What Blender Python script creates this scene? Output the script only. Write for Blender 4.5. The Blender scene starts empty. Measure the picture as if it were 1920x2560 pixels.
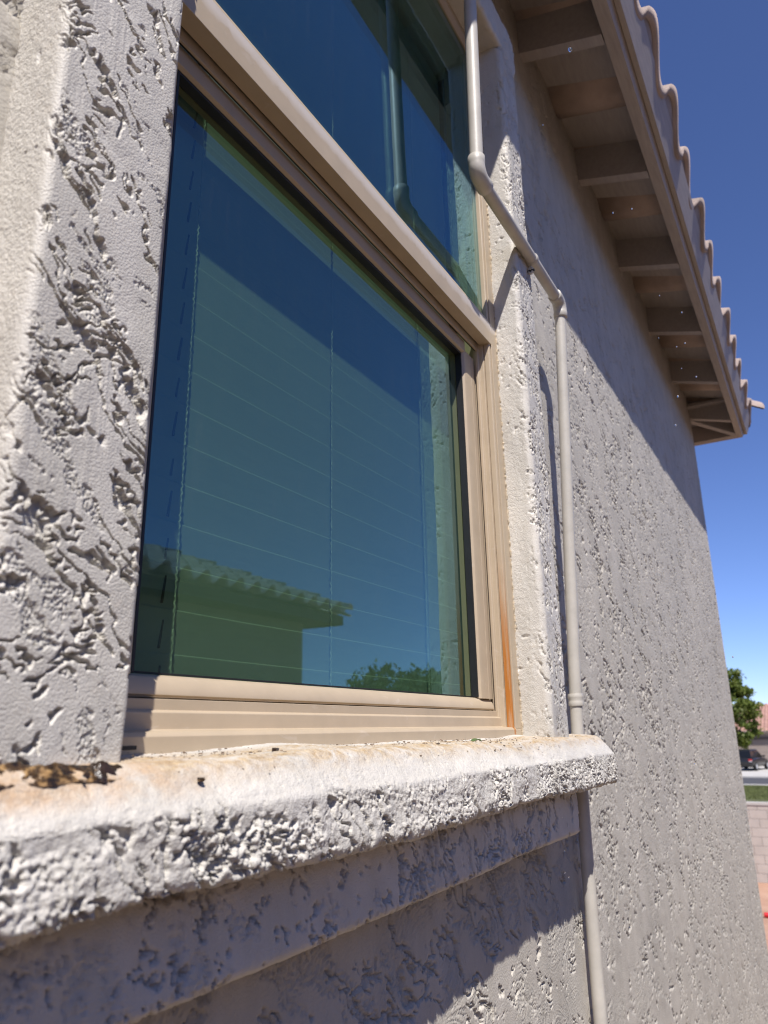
import bpy, bmesh, math, random
import numpy as np
from mathutils import Matrix, Vector

random.seed(7)
RNG = np.random.default_rng(11)
S = bpy.context.scene
COL = S.collection
H = 3.62                       # height of the camera above the yard (upper storey window)

# ------------------------------------------------------------------ camera
CAM_R = Matrix(((0.5019623796, -0.2368876841, -0.8318160822),
                (-0.8647235549, -0.1562945751, -0.4773103597),
                (-0.0169393955, 0.9588828035, -0.2832963571)))
cd = bpy.data.cameras.new("Camera")
cam = bpy.data.objects.new("Camera", cd)
COL.objects.link(cam)
cam.matrix_world = Matrix.Translation((0, -0.473, H)) @ CAM_R.to_4x4()
cd.sensor_fit = 'VERTICAL'
cd.sensor_height = 36.0
cd.sensor_width = 27.0
cd.lens = 36.0 * 1855.0 / 2560.0
cd.clip_start = 0.02
cd.clip_end = 2000
cd.dof.use_dof = True
cd.dof.focus_distance = 1.0
cd.dof.aperture_fstop = 8.0
S.camera = cam

# ------------------------------------------------------------------ light
SUN = Vector((-1.25, -1.0, 2.35)).normalized()
ELEV = math.asin(SUN.z)
ROT = math.atan2(SUN.x, SUN.y)
w = bpy.data.worlds.new("World")
S.world = w
w.use_nodes = True
nt = w.node_tree
bg = nt.nodes["Background"]
sky = nt.nodes.new("ShaderNodeTexSky")
sky.sky_type = 'NISHITA'
sky.sun_disc = False
sky.sun_elevation = ELEV
sky.sun_rotation = ROT
sky.altitude = 1200
sky.air_density = 0.8
sky.dust_density = 0.0
sky.ozone_density = 4.0
wb = nt.nodes.new("ShaderNodeMix"); wb.data_type = 'RGBA'; wb.blend_type = 'MULTIPLY'; wb.inputs[0].default_value = 1.0
wb.inputs[7].default_value = (0.92, 0.94, 1.22, 1)      # daylight white balance of the sky
nt.links.new(sky.outputs[0], wb.inputs[6])
nt.links.new(wb.outputs[2], bg.inputs[0])
bg.inputs[1].default_value = 0.105
ld = bpy.data.lights.new("Sun", 'SUN')
ld.energy = 5.0
ld.angle = math.radians(0.53)
ld.color = (1.0, 0.95, 0.90)
sun = bpy.data.objects.new("Sun", ld)
COL.objects.link(sun)
sun.rotation_euler = SUN.to_track_quat('Z', 'Y').to_euler()
sun.location = (0, 0, 30)
S.view_settings.view_transform = 'Standard'
S.view_settings.look = 'None'
S.view_settings.gamma = 1.0
S.view_settings.exposure = 0.36
S.cycles.caustics_reflective = False
S.cycles.caustics_refractive = False
S.cycles.pixel_filter_type = 'BLACKMAN_HARRIS'
S.cycles.filter_width = 1.05
S.cycles.max_bounces = 10
S.cycles.transparent_max_bounces = 16

# ------------------------------------------------------------------ materials
def new_mat(name):
    m = bpy.data.materials.new(name)
    m.use_nodes = True
    n = m.node_tree.nodes
    return m, n, m.node_tree.links, n["Principled BSDF"]

def ramp(n, stops, interp='LINEAR'):
    r = n.new("ShaderNodeValToRGB")
    r.color_ramp.interpolation = interp
    e = r.color_ramp.elements
    while len(e) > 1:
        e.remove(e[-1])
    e[0].position, e[0].color = stops[0][0], (*stops[0][1], 1)
    for p, c in stops[1:]:
        k = e.new(p)
        k.color = (*c, 1)
    return r

def noise(n, l, scale, detail=4, rough=0.6, vec=None, dist=0.0):
    t = n.new("ShaderNodeTexNoise")
    t.inputs["Scale"].default_value = scale
    t.inputs["Detail"].default_value = detail
    t.inputs["Roughness"].default_value = rough
    t.inputs["Distortion"].default_value = dist
    if vec is not None:
        l.new(vec, t.inputs["Vector"])
    return t

def coords(n, l, scale=(1, 1, 1)):
    tc = n.new("ShaderNodeTexCoord")
    mp = n.new("ShaderNodeMapping")
    mp.inputs["Scale"].default_value = scale
    l.new(tc.outputs["Object"], mp.inputs["Vector"])
    return mp.outputs["Vector"]

def add_bump(n, l, p, hsock, strength, dist, prev=None):
    b = n.new("ShaderNodeBump")
    b.inputs["Strength"].default_value = strength
    b.inputs["Distance"].default_value = dist
    l.new(hsock, b.inputs["Height"])
    if prev is not None:
        l.new(prev.outputs[0], b.inputs["Normal"])
    l.new(b.outputs[0], p.inputs["Normal"])
    return b

def mixc(n, l, fac, a, b):
    m = n.new("ShaderNodeMix")
    m.data_type = 'RGBA'
    if isinstance(fac, float):
        m.inputs[0].default_value = fac
    else:
        l.new(fac, m.inputs[0])
    for sock, v in ((6, a), (7, b)):
        if isinstance(v, tuple):
            m.inputs[sock].default_value = (*v, 1)
        else:
            l.new(v, m.inputs[sock])
    return m.outputs[2]

def mat_simple(name, col, rough=0.6, var=0.12, scale=30, bump=0.0, bscale=300, bdist=0.001, stretch=(1, 1, 1), spec=0.5):
    m, n, l, p = new_mat(name)
    v = coords(n, l, stretch)
    t = noise(n, l, scale, 5, 0.6, v)
    d = tuple(c * (1 - var) for c in col)
    e = tuple(min(1, c * (1 + var)) for c in col)
    r = ramp(n, [(0.3, d), (0.7, e)])
    l.new(t.outputs[0], r.inputs[0])
    l.new(r.outputs[0], p.inputs["Base Color"])
    p.inputs["Roughness"].default_value = rough
    p.inputs["Specular IOR Level"].default_value = spec
    if bump:
        b = noise(n, l, bscale, 3, 0.6, v)
        add_bump(n, l, p, b.outputs[0], bump, bdist)
    return m

def mat_stucco(name, col, rough=0.55, grain=0.5, fine=900, spec=0.5, stain=False, grime=0.25):
    m, n, l, p = new_mat(name)
    v = coords(n, l)
    t = noise(n, l, 9, 6, 0.65, v)
    d = tuple(c * 0.90 for c in col)
    e = tuple(min(1, c * 1.08) for c in col)
    r = ramp(n, [(0.3, d), (0.7, e)])
    l.new(t.outputs[0], r.inputs[0])
    colour = r.outputs[0]
    # uneven weathering: broad clouds and faint vertical runs
    tw = noise(n, l, 1.7, 5, 0.6, v); rw = ramp(n, [(0.3, (0.90, 0.90, 0.91)), (0.7, (1.07, 1.06, 1.05))]); l.new(tw.outputs[0], rw.inputs[0])
    tv = noise(n, l, 7.0, 5, 0.65, coords(n, l, (3.0, 3.0, 0.22))); rv = ramp(n, [(0.35, (0.93, 0.93, 0.92)), (0.65, (1.04, 1.04, 1.05))]); l.new(tv.outputs[0], rv.inputs[0])
    for q_ in (rw, rv):
        mm = n.new("ShaderNodeMix"); mm.data_type = 'RGBA'; mm.blend_type = 'MULTIPLY'; mm.inputs[0].default_value = 1.0
        l.new(colour, mm.inputs[6]); l.new(q_.outputs[0], mm.inputs[7]); colour = mm.outputs[2]
    # faint warm mottling where the paint is thin
    t2 = noise(n, l, 60, 5, 0.7, v)
    r2 = ramp(n, [(0.58, (0, 0, 0)), (0.8, (grime, grime, grime))])
    l.new(t2.outputs[0], r2.inputs[0])
    colour = mixc(n, l, r2.outputs[0], colour, (col[0] * 0.95, col[1] * 0.78, col[2] * 0.62))
    if stain:
        tc = n.new("ShaderNodeTexCoord")
        sx = n.new("ShaderNodeSeparateXYZ")
        l.new(tc.outputs["Object"], sx.inputs[0])
        # ochre run-off band on the ledge top, parallel to the window
        mr = n.new("ShaderNodeMapRange")
        mr.interpolation_type = 'SMOOTHSTEP'
        mr.inputs[1].default_value = -0.012
        mr.inputs[2].default_value = -0.034
        l.new(sx.outputs[1], mr.inputs[0])
        mr2 = n.new("ShaderNodeMapRange")
        mr2.interpolation_type = 'SMOOTHSTEP'
        mr2.inputs[1].default_value = -0.094
        mr2.inputs[2].default_value = -0.070
        l.new(sx.outputs[1], mr2.inputs[0])
        mu = n.new("ShaderNodeMath"); mu.operation = 'MULTIPLY'
        l.new(mr.outputs[0], mu.inputs[0]); l.new(mr2.outputs[0], mu.inputs[1])
        vs = coords(n, l, (1, 2.2, 1))
        t3 = noise(n, l, 30, 8, 0.75, vs, 0.8)
        r3 = ramp(n, [(0.36, (0, 0, 0)), (0.60, (1, 1, 1))])
        l.new(t3.outputs[0], r3.inputs[0])
        mu2 = n.new("ShaderNodeMath"); mu2.operation = 'MULTIPLY'
        l.new(mu.outputs[0], mu2.inputs[0]); l.new(r3.outputs[0], mu2.inputs[1])
        t4 = noise(n, l, 140, 4, 0.7, v)
        r4 = ramp(n, [(0.35, (0.56, 0.42, 0.24)), (0.65, (0.30, 0.19, 0.085))])
        l.new(t4.outputs[0], r4.inputs[0])
        mu3 = n.new("ShaderNodeMath"); mu3.operation = 'MULTIPLY'
        mu3.inputs[1].default_value = 0.95
        l.new(mu2.outputs[0], mu3.inputs[0])
        colour = mixc(n, l, mu3.outputs[0], colour, r4.outputs[0])
        # heavy ochre mud stain round the debris clump at the left
        gx = n.new("ShaderNodeMapRange"); gx.interpolation_type = 'SMOOTHSTEP'
        gx.inputs[1].default_value = 0.50; gx.inputs[2].default_value = 0.30
        l.new(sx.outputs[0], gx.inputs[0])
        gz = n.new("ShaderNodeMapRange"); gz.interpolation_type = 'SMOOTHSTEP'
        gz.inputs[1].default_value = -0.046; gz.inputs[2].default_value = -0.030
        l.new(sx.outputs[2], gz.inputs[0])
        t5 = noise(n, l, 35, 6, 0.7, v)
        r5 = ramp(n, [(0.36, (0, 0, 0)), (0.6, (0.85, 0.85, 0.85))])
        l.new(t5.outputs[0], r5.inputs[0])
        q = n.new("ShaderNodeMath"); q.operation = 'MULTIPLY'
        l.new(gx.outputs[0], q.inputs[0]); l.new(gz.outputs[0], q.inputs[1])
        q2 = n.new("ShaderNodeMath"); q2.operation = 'MULTIPLY'
        l.new(q.outputs[0], q2.inputs[0]); l.new(r5.outputs[0], q2.inputs[1])
        colour = mixc(n, l, q2.outputs[0], colour, (0.50, 0.335, 0.20))
    l.new(colour, p.inputs["Base Color"])
    p.inputs["Roughness"].default_value = rough
    p.inputs["Specular IOR Level"].default_value = spec
    b1 = noise(n, l, fine, 4, 0.65, v)
    bb = add_bump(n, l, p, b1.outputs[0], grain * 0.6, 0.0010)
    vo = n.new("ShaderNodeTexVoronoi"); vo.inputs["Scale"].default_value = fine * 0.45
    l.new(v, vo.inputs["Vector"])
    iv = n.new("ShaderNodeMath"); iv.operation = 'SUBTRACT'; iv.inputs[0].default_value = 1.0
    l.new(vo.outputs["Distance"], iv.inputs[1])
    add_bump(n, l, p, iv.outputs[0], grain * 0.55, 0.0014, bb)
    return m

PAINT = (0.47, 0.425, 0.40)
M_WALL = mat_stucco("wall_stucco", (0.492, 0.460, 0.398), 0.7, 0.55, 700)
M_TRIM = mat_stucco("trim_stucco", (0.60, 0.568, 0.505), 0.5, 0.6, 1300, 0.4)
M_SILL = mat_stucco("sill_stucco", (0.57, 0.542, 0.488), 0.55, 0.6, 1300, 0.4, stain=True)
M_PIPE = mat_simple("pipe_paint", (0.485, 0.455, 0.400), 0.45, 0.09, 18, 0.18, 160, 0.001)
M_EAVE = mat_simple("eave_paint", (0.33, 0.300, 0.285), 0.6, 0.10, 14, 0.3, 90, 0.002, (1, 6, 6))
M_FASC = mat_simple("fascia_paint", (0.37, 0.32, 0.285), 0.6, 0.12, 18, 0.35, 70, 0.002, (0.6, 6, 6))
M_RUB = mat_simple("black_rubber", (0.012, 0.012, 0.012), 0.5, 0.2)
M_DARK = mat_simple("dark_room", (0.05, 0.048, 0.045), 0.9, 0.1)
M_SLAT = mat_simple("blind_slat", (0.50, 0.50, 0.47), 0.5, 0.04, 8, 0.1, 60, 0.0005, (2, 30, 30))
M_CORD = mat_simple("cord", (0.62, 0.61, 0.58), 0.8, 0.1)
M_TILE = mat_simple("roof_tile", (0.37, 0.29, 0.245), 0.85, 0.32, 4.5, 0.6, 180, 0.003)
M_TILE_FAR = mat_simple("far_roof_tile", (0.40, 0.235, 0.19), 0.85, 0.2, 2.0, 0.4, 60, 0.003)
M_NEIGH = mat_simple("neighbour_stucco", (0.42, 0.35, 0.27), 0.8, 0.1, 3, 0.5, 60, 0.006)
M_FARW = mat_simple("far_stucco", (0.36, 0.31, 0.28), 0.8, 0.08, 1.5)
M_GARAGE = mat_simple("garage_paint", (0.27, 0.22, 0.19), 0.6, 0.06, 2)
M_TRUNK = mat_simple("bark", (0.16, 0.12, 0.09), 0.9, 0.3, 12, 0.7, 30, 0.02)

def mat_frame():
    m, n, l, p = new_mat("frame_vinyl")
    tc = n.new("ShaderNodeTexCoord")
    sx = n.new("ShaderNodeSeparateXYZ"); l.new(tc.outputs["Object"], sx.inputs[0])
    v = coords(n, l)
    base = (0.47, 0.378, 0.265)
    t = noise(n, l, 20, 5, 0.6, v)
    r = ramp(n, [(0.3, tuple(c * 0.94 for c in base)), (0.7, tuple(c * 1.06 for c in base))])
    l.new(t.outputs[0], r.inputs[0])
    # chalky hard water marks
    vs = coords(n, l, (1, 1, 2.5))
    t2 = noise(n, l, 26, 6, 0.7, vs, 0.6)
    r2 = ramp(n, [(0.62, (0, 0, 0)), (0.65, (0.16, 0.16, 0.16)), (0.75, (0.25, 0.25, 0.25))])
    l.new(t2.outputs[0], r2.inputs[0])
    c1 = mixc(n, l, r2.outputs[0], r.outputs[0], (0.62, 0.55, 0.48))
    # thick chalk line along the upper half of the meeting rail face
    k1 = n.new("ShaderNodeMapRange"); k1.interpolation_type = 'SMOOTHSTEP'; k1.inputs[1].default_value = 0.752; k1.inputs[2].default_value = 0.776
    k2 = n.new("ShaderNodeMapRange"); k2.inputs[1].default_value = 0.783; k2.inputs[2].default_value = 0.7815
    k3 = n.new("ShaderNodeMapRange"); k3.inputs[1].default_value = 0.002; k3.inputs[2].default_value = 0.0
    l.new(sx.outputs[2], k1.inputs[0]); l.new(sx.outputs[2], k2.inputs[0]); l.new(sx.outputs[1], k3.inputs[0])
    kn = noise(n, l, 30, 7, 0.75, coords(n, l, (1, 1, 0.8)), 0.3)
    ka = n.new("ShaderNodeMath"); ka.operation = 'MULTIPLY_ADD'; ka.inputs[1].default_value = 0.45; l.new(k1.outputs[0], ka.inputs[0]); l.new(kn.outputs[0], ka.inputs[2])
    kr = ramp(n, [(0.66, (0, 0, 0)), (0.72, (0.55, 0.55, 0.55)), (0.95, (0.8, 0.8, 0.8))]); l.new(ka.outputs[0], kr.inputs[0])
    kk = kr.outputs[0]
    for o_ in (k2.outputs[0], k3.outputs[0], k1.outputs[0]):
        km = n.new("ShaderNodeMath"); km.operation = 'MULTIPLY'; l.new(kk, km.inputs[0]); l.new(o_, km.inputs[1]); kk = km.outputs[0]
    c1 = mixc(n, l, kk, c1, (0.66, 0.60, 0.54))
    # rust run in the groove of the right hand jamb
    a = n.new("ShaderNodeMapRange"); a.interpolation_type = 'SMOOTHSTEP'
    a.inputs[1].default_value = 1.2493; a.inputs[2].default_value = 1.2500
    l.new(sx.outputs[0], a.inputs[0])
    a2 = n.new("ShaderNodeMapRange"); a2.interpolation_type = 'SMOOTHSTEP'
    a2.inputs[1].default_value = 1.2590; a2.inputs[2].default_value = 1.2578
    l.new(sx.outputs[0], a2.inputs[0])
    b = n.new("ShaderNodeMapRange"); b.interpolation_type = 'SMOOTHSTEP'
    b.inputs[1].default_value = 0.34; b.inputs[2].default_value = 0.10
    l.new(sx.outputs[2], b.inputs[0])
    b2 = n.new("ShaderNodeMapRange")
    b2.inputs[1].default_value = 0.0087; b2.inputs[2].default_value = 0.0078
    l.new(sx.outputs[1], b2.inputs[0])
    t3 = noise(n, l, 1, 4, 0.6, coords(n, l, (500, 200, 14)))
    r3 = ramp(n, [(0.35, (0.45, 0.45, 0.45)), (0.55, (1, 1, 1))])
    l.new(t3.outputs[0], r3.inputs[0])
    k = a.outputs[0]
    for o in (a2.outputs[0], b.outputs[0], r3.outputs[0], b2.outputs[0]):
        mu = n.new("ShaderNodeMath"); mu.operation = 'MULTIPLY'
        l.new(k, mu.inputs[0]); l.new(o, mu.inputs[1])
        k = mu.outputs[0]
    c2 = mixc(n, l, k, c1, (0.42, 0.15, 0.022))
    l.new(c2, p.inputs["Base Color"])
    p.inputs["Roughness"].default_value = 0.42
    bz = noise(n, l, 400, 3, 0.5, v)
    add_bump(n, l, p, bz.outputs[0], 0.06, 0.0006)
    return m
M_FRAME = mat_frame()

def mat_glass(tint=(0.645, 0.755, 0.65)):
    m = bpy.data.materials.new("window_glass")
    m.use_nodes = True
    n, l = m.node_tree.nodes, m.node_tree.links
    n.remove(n["Principled BSDF"])
    out = n["Material Output"]
    tr = n.new("ShaderNodeBsdfTransparent"); tr.inputs[0].default_value = (*tint, 1)
    gl = n.new("ShaderNodeBsdfGlossy"); gl.inputs["Roughness"].default_value = 0.0
    gl.inputs["Color"].default_value = (0.50, 0.82, 1.0, 1)
    ge = n.new("ShaderNodeNewGeometry")
    ior = n.new("ShaderNodeMapRange")
    ior.inputs[3].default_value = 1.55; ior.inputs[4].default_value = 1 / 1.55
    l.new(ge.outputs["Backfacing"], ior.inputs[0])
    fr = n.new("ShaderNodeFresnel"); l.new(ior.outputs[0], fr.inputs["IOR"])
    mu = n.new("ShaderNodeMath"); mu.operation = 'MULTIPLY_ADD'; mu.use_clamp = True
    mu.inputs[1].default_value = 1.15; mu.inputs[2].default_value = 0.05
    l.new(fr.outputs[0], mu.inputs[0])
    # the pane is not perfectly flat
    t = noise(n, l, 3.0, 2, 0.5, coords(n, l))
    b = n.new("ShaderNodeBump"); b.inputs["Strength"].default_value = 0.02; b.inputs["Distance"].default_value = 0.02
    l.new(t.outputs[0], b.inputs["Height"]); l.new(b.outputs[0], gl.inputs["Normal"])
    mx = n.new("ShaderNodeMixShader")
    l.new(mu.outputs[0], mx.inputs[0]); l.new(tr.outputs[0], mx.inputs[1]); l.new(gl.outputs[0], mx.inputs[2])
    # dried drips and a film of dust
    dn = noise(n, l, 1.0, 5, 0.65, coords(n, l, (90, 40, 9)), 0.3)
    dr = ramp(n, [(0.52, (0.001, 0.001, 0.001)), (0.68, (0.010, 0.010, 0.010)), (0.76, (0.022, 0.022, 0.022))])
    l.new(dn.outputs[0], dr.inputs[0])
    df = n.new("ShaderNodeBsdfDiffuse"); df.inputs[0].default_value = (0.55, 0.56, 0.55, 1)
    m2 = n.new("ShaderNodeMixShader")
    l.new(dr.outputs[0], m2.inputs[0]); l.new(mx.outputs[0], m2.inputs[1]); l.new(df.outputs[0], m2.inputs[2])
    l.new(m2.outputs[0], out.inputs[0])
    return m
M_GLASS = mat_glass()

def mat_water():
    m, n, l, p = new_mat("water")
    p.inputs["Base Color"].default_value = (1, 1, 1, 1)
    p.inputs["Roughness"].default_value = 0.0
    p.inputs["Transmission Weight"].default_value = 1.0
    p.inputs["IOR"].default_value = 1.33
    return m
M_WATER = mat_water()

# ------------------------------------------------------------------ object helpers
def tag(o, label=None, cat=None, group=None, kind=None):
    if label: o['label'] = label
    if cat: o['category'] = cat
    if group: o['group'] = group
    if kind: o['kind'] = kind
    return o

def empty(name, loc=(0, 0, 0), rz=0.0):
    o = bpy.data.objects.new(name, None)
    COL.objects.link(o)
    o.location = loc
    o.rotation_euler = (0, 0, rz)
    o.empty_display_size = 0.1
    return o

def link(name, me, mat, parent=None):
    o = bpy.data.objects.new(name, me)
    COL.objects.link(o)
    for m in (mat if isinstance(mat, (list, tuple)) else [mat]):
        me.materials.append(m)
    if parent is not None:
        o.parent = parent
    return o

def np_mesh(name, V, F, smooth=True):
    """V (n,3), F (m,4) or (m,3) arrays."""
    me = bpy.data.meshes.new(name)
    V = np.ascontiguousarray(V, dtype=np.float32)
    F = np.ascontiguousarray(F, dtype=np.int32)
    k = F.shape[1]
    me.vertices.add(len(V)); me.vertices.foreach_set("co", V.ravel())
    me.loops.add(F.size); me.loops.foreach_set("vertex_index", F.ravel())
    me.polygons.add(len(F))
    me.polygons.foreach_set("loop_start", np.arange(0, F.size, k, dtype=np.int32))
    me.polygons.foreach_set("use_smooth", np.full(len(F), smooth, dtype=bool))
    me.update(calc_edges=True)
    return me

def grid_faces(nu, nv, off=0, flip=False):
    i = np.arange(nu - 1)[:, None] * nv + np.arange(nv - 1)[None, :] + off
    f = np.stack([i, i + nv, i + nv + 1, i + 1], -1).reshape(-1, 4)
    return f[:, ::-1] if flip else f

class MB:
    """small polygon collector for hard surface parts"""
    def __init__(s): s.v = []; s.f = []
    def box(s, x0, x1, y0, y1, z0, z1):
        b = len(s.v)
        s.v += [(x, y, z) for x in (x0, x1) for y in (y0, y1) for z in (z0, z1)]
        s.f += [tuple(b + i for i in q) for q in ((0, 1, 3, 2), (4, 6, 7, 5), (0, 4, 5, 1), (2, 3, 7, 6), (0, 2, 6, 4), (1, 5, 7, 3))]
        return s
    def hexa(s, pts):
        b = len(s.v); s.v += [tuple(p) for p in pts]
        s.f += [tuple(b + i for i in q) for q in ((0, 3, 2, 1), (4, 5, 6, 7), (0, 1, 5, 4), (1, 2, 6, 5), (2, 3, 7, 6), (3, 0, 4, 7))]
        return s
    def prism(s, prof, axis, a0, a1):
        """closed 2D profile extruded along an axis"""
        b = len(s.v); k = len(prof)
        for a in (a0, a1):
            for p, q in prof:
                s.v.append({'x': (a, p, q), 'y': (p, a, q), 'z': (p, q, a)}[axis])
        for i in range(k):
            j = (i + 1) % k
            s.f.append((b + i, b + j, b + k + j, b + k + i))
        s.f.append(tuple(b + i for i in range(k))[::-1]); s.f.append(tuple(b + k + i for i in range(k)))
        return s
    def tube(s, pts, rad, seg=16, cap=True):
        b = len(s.v); P = [Vector(p) for p in pts]; k = len(P)
        rad = rad if isinstance(rad, (list, tuple)) else [rad] * k
        T = [(P[min(i + 1, k - 1)] - P[max(i - 1, 0)]).normalized() for i in range(k)]
        ref = Vector((0, 1, 0)) if abs(T[0].y) < 0.9 else Vector((1, 0, 0))
        N = (ref - T[0] * ref.dot(T[0])).normalized()
        for i in range(k):
            N = (N - T[i] * N.dot(T[i])).normalized(); B = T[i].cross(N)
            for j in range(seg):
                a = 2 * math.pi * j / seg
                s.v.append(tuple(P[i] + (N * math.cos(a) + B * math.sin(a)) * rad[i]))
        for i in range(k - 1):
            for j in range(seg):
                j2 = (j + 1) % seg
                s.f.append((b + i * seg + j, b + i * seg + j2, b + (i + 1) * seg + j2, b + (i + 1) * seg + j))
        if cap:
            s.f.append(tuple(b + j for j in range(seg))[::-1]); s.f.append(tuple(b + (k - 1) * seg + j for j in range(seg)))
        return s
    def build(s, name, mat, parent=None, bevel=0.0, smooth=False, seg=2, fix=True, sharp=None):
        me = bpy.data.meshes.new(name)
        me.from_pydata(s.v, [], s.f)
        if fix or bevel:
            bm = bmesh.new(); bm.from_mesh(me)
            bmesh.ops.recalc_face_normals(bm, faces=bm.faces)
            if bevel:
                ed = [e for e in bm.edges if len(e.link_faces) == 2 and e.calc_face_angle(0) > 0.5]
                bmesh.ops.bevel(bm, geom=ed, offset=bevel, segments=seg, profile=0.5, affect='EDGES', clamp_overlap=True)
            bm.to_mesh(me); bm.free()
        if smooth or bevel:
            for p in me.polygons: p.use_smooth = True
            me.set_sharp_from_angle(angle=math.radians(sharp or 40))
        me.update()
        o = link(name, me, mat, parent)
        if bevel:
            md = o.modifiers.new("weighted", 'WEIGHTED_NORMAL'); md.keep_sharp = True; md.weight = 100
        return o

# ------------------------------------------------------------------ numpy noise and stucco relief
_T = [RNG.random((256, 256)).astype(np.float32) * 2 - 1 for _ in range(8)]
def vn(x, y, seed=0):
    T = _T[seed % 8]
    ox, oy = (seed * 37.3) % 191, (seed * 91.7) % 173
    x = x + ox; y = y + oy
    xi = np.floor(x); yi = np.floor(y)
    fx = (x - xi).astype(np.float32); fy = (y - yi).astype(np.float32)
    xi = xi.astype(np.int32) & 255; yi = yi.astype(np.int32) & 255
    x1 = (xi + 1) & 255; y1 = (yi + 1) & 255
    fx = fx * fx * (3 - 2 * fx); fy = fy * fy * (3 - 2 * fy)
    a = T[xi, yi]; b = T[x1, yi]; c = T[xi, y1]; d = T[x1, y1]
    return a + (b - a) * fx + (c - a) * fy + (a - b - c + d) * fx * fy
def fbm(x, y, seed=0, octv=3, gain=0.55):
    r = 0; g = 1.0; t = 0
    for o in range(octv):
        r = r + g * vn(x * 2.03 ** o, y * 2.03 ** o, seed + o * 3)
        t += g; g *= gain
    return r / t * 1.6
def sst(a, b, x):
    t = np.clip((x - a) / (b - a), 0, 1)
    return t * t * (3 - 2 * t)

def grains(x, y, seed=0, keep=1.0):
    """rounded sand grains: height of the nearest jittered cell, 0..1"""
    xi = np.floor(x).astype(np.int32); yi = np.floor(y).astype(np.int32)
    fx = (x - xi).astype(np.float32); fy = (y - yi).astype(np.float32)
    A, B, C_ = _T[seed % 8], _T[(seed + 3) % 8], _T[(seed + 5) % 8]
    out = np.zeros(x.shape, np.float32)
    for i in (-1, 0, 1):
        for j in (-1, 0, 1):
            a = (xi + i + seed * 17) & 255; b = (yi + j + seed * 29) & 255
            dx = i + 0.5 + 0.42 * A[a, b] - fx; dy = j + 0.5 + 0.42 * B[a, b] - fy
            r = 0.55 + 0.28 * C_[a, b]
            q = 1 - (dx * dx + dy * dy) / (r * r)
            if keep < 1: q = np.where(C_[b, a] * 0.5 + 0.5 < keep, q, 0)
            out = np.maximum(out, q)
    return np.sqrt(np.clip(out, 0, 1))

def stucco(u, v, ang=0.0, seed=0, thr=-0.25, depth=0.0022, grain=0.0016, gouge=0.0035, gth=0.15, sc=1.0, gs=0.0036, streak=0.00012, glen=0.045, gwid=0.011, edge=0.05, sang=None, macro=1.0, gb=0.24):
    """relief of trowelled stucco: pressed plateaus with comb marks, grainy low spots, torn gouges (metres)"""
    u = u.astype(np.float64); v = v.astype(np.float64)
    c, s = math.cos(ang), math.sin(ang)
    w1 = vn(u / (0.03 * sc), v / (0.03 * sc), seed + 1); w2 = vn(u / (0.006 * sc), v / (0.006 * sc), seed + 2)
    w3 = vn(u / (0.03 * sc), v / (0.03 * sc), seed + 5); w4 = vn(u / (0.006 * sc), v / (0.006 * sc), seed + 6)
    a = (c * u + s * v) + sc * (0.011 * w1 + 0.0034 * w2)
    b = (-s * u + c * v) + sc * (0.010 * w3 + 0.0034 * w4)
    n1 = fbm(a / (0.070 * sc), b / (0.022 * sc), seed, 3) + 0.30 * fbm(a / (0.010 * sc), b / (0.006 * sc), seed + 4, 2)
    m1 = vn(u / 0.22, v / 0.27, seed + 20); m2 = vn(u / 0.19, v / 0.23, seed + 22)
    thr = thr + macro * 0.22 * m1; gth = gth + macro * 0.20 * m2
    P = sst(thr - edge, thr + edge * 0.6, n1)
    g = grains(u / gs, v / gs, seed + 7, 0.75) + 0.45 * grains(u / (gs * 0.5), v / (gs * 0.5), seed + 8) + 0.4 * vn(u / (gs * 3), v / (gs * 3), seed + 6)
    low = -depth + grain * g * 1.15
    # comb marks in fans: direction turns slowly across the wall
    tw = 1.2 * vn(u / 0.16, v / 0.16, seed + 15)
    if sang is not None:
        a_, b_ = math.cos(sang) * u + math.sin(sang) * v, -math.sin(sang) * u + math.cos(sang) * v
        comb = 0.6 * vn(a_ / 0.05, b_ / 0.0020, seed + 3) + 0.6 * vn(a_ / 0.08, b_ / 0.0045, seed + 17)
    else:
        comb = vn((c * u + s * v + b * tw) / 0.05, (-s * u + c * v - a * tw) / 0.0030, seed + 3)
    st = streak * comb * sst(-0.2, 0.4, vn(u / 0.08, v / 0.08, seed + 16)) + 0.0007 * vn(a / (0.05 * sc), b / (0.02 * sc), seed + 9)
    a2 = a * 0.52 + b * 0.85; b2 = -a * 0.85 + b * 0.52
    rb = np.abs(fbm(a2 / (glen * 0.6 * sc), b2 / (gwid * 1.15 * sc), seed + 23, 3))
    Gb = sst(0.17, 0.09, rb) * sst(gth + gb, gth + gb + 0.14, vn(u / (0.035 * sc), v / (0.035 * sc), seed + 25) + 0.35 * vn(u / (0.010 * sc), v / (0.010 * sc), seed + 26))
    r = np.abs(fbm(a / (glen * sc), b / (gwid * sc), seed + 11, 3))
    G = sst(0.185, 0.095, r) * sst(gth, gth + 0.14, vn(a / (0.05 * sc), b / (0.022 * sc), seed + 13) + 0.35 * vn(u / (0.012 * sc), v / (0.012 * sc), seed + 14))
    G = np.maximum(G, Gb)
    h = P * st + (1 - P) * low - G * (gouge - grain * 0.7 * g)
    return h.astype(np.float32)

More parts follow.
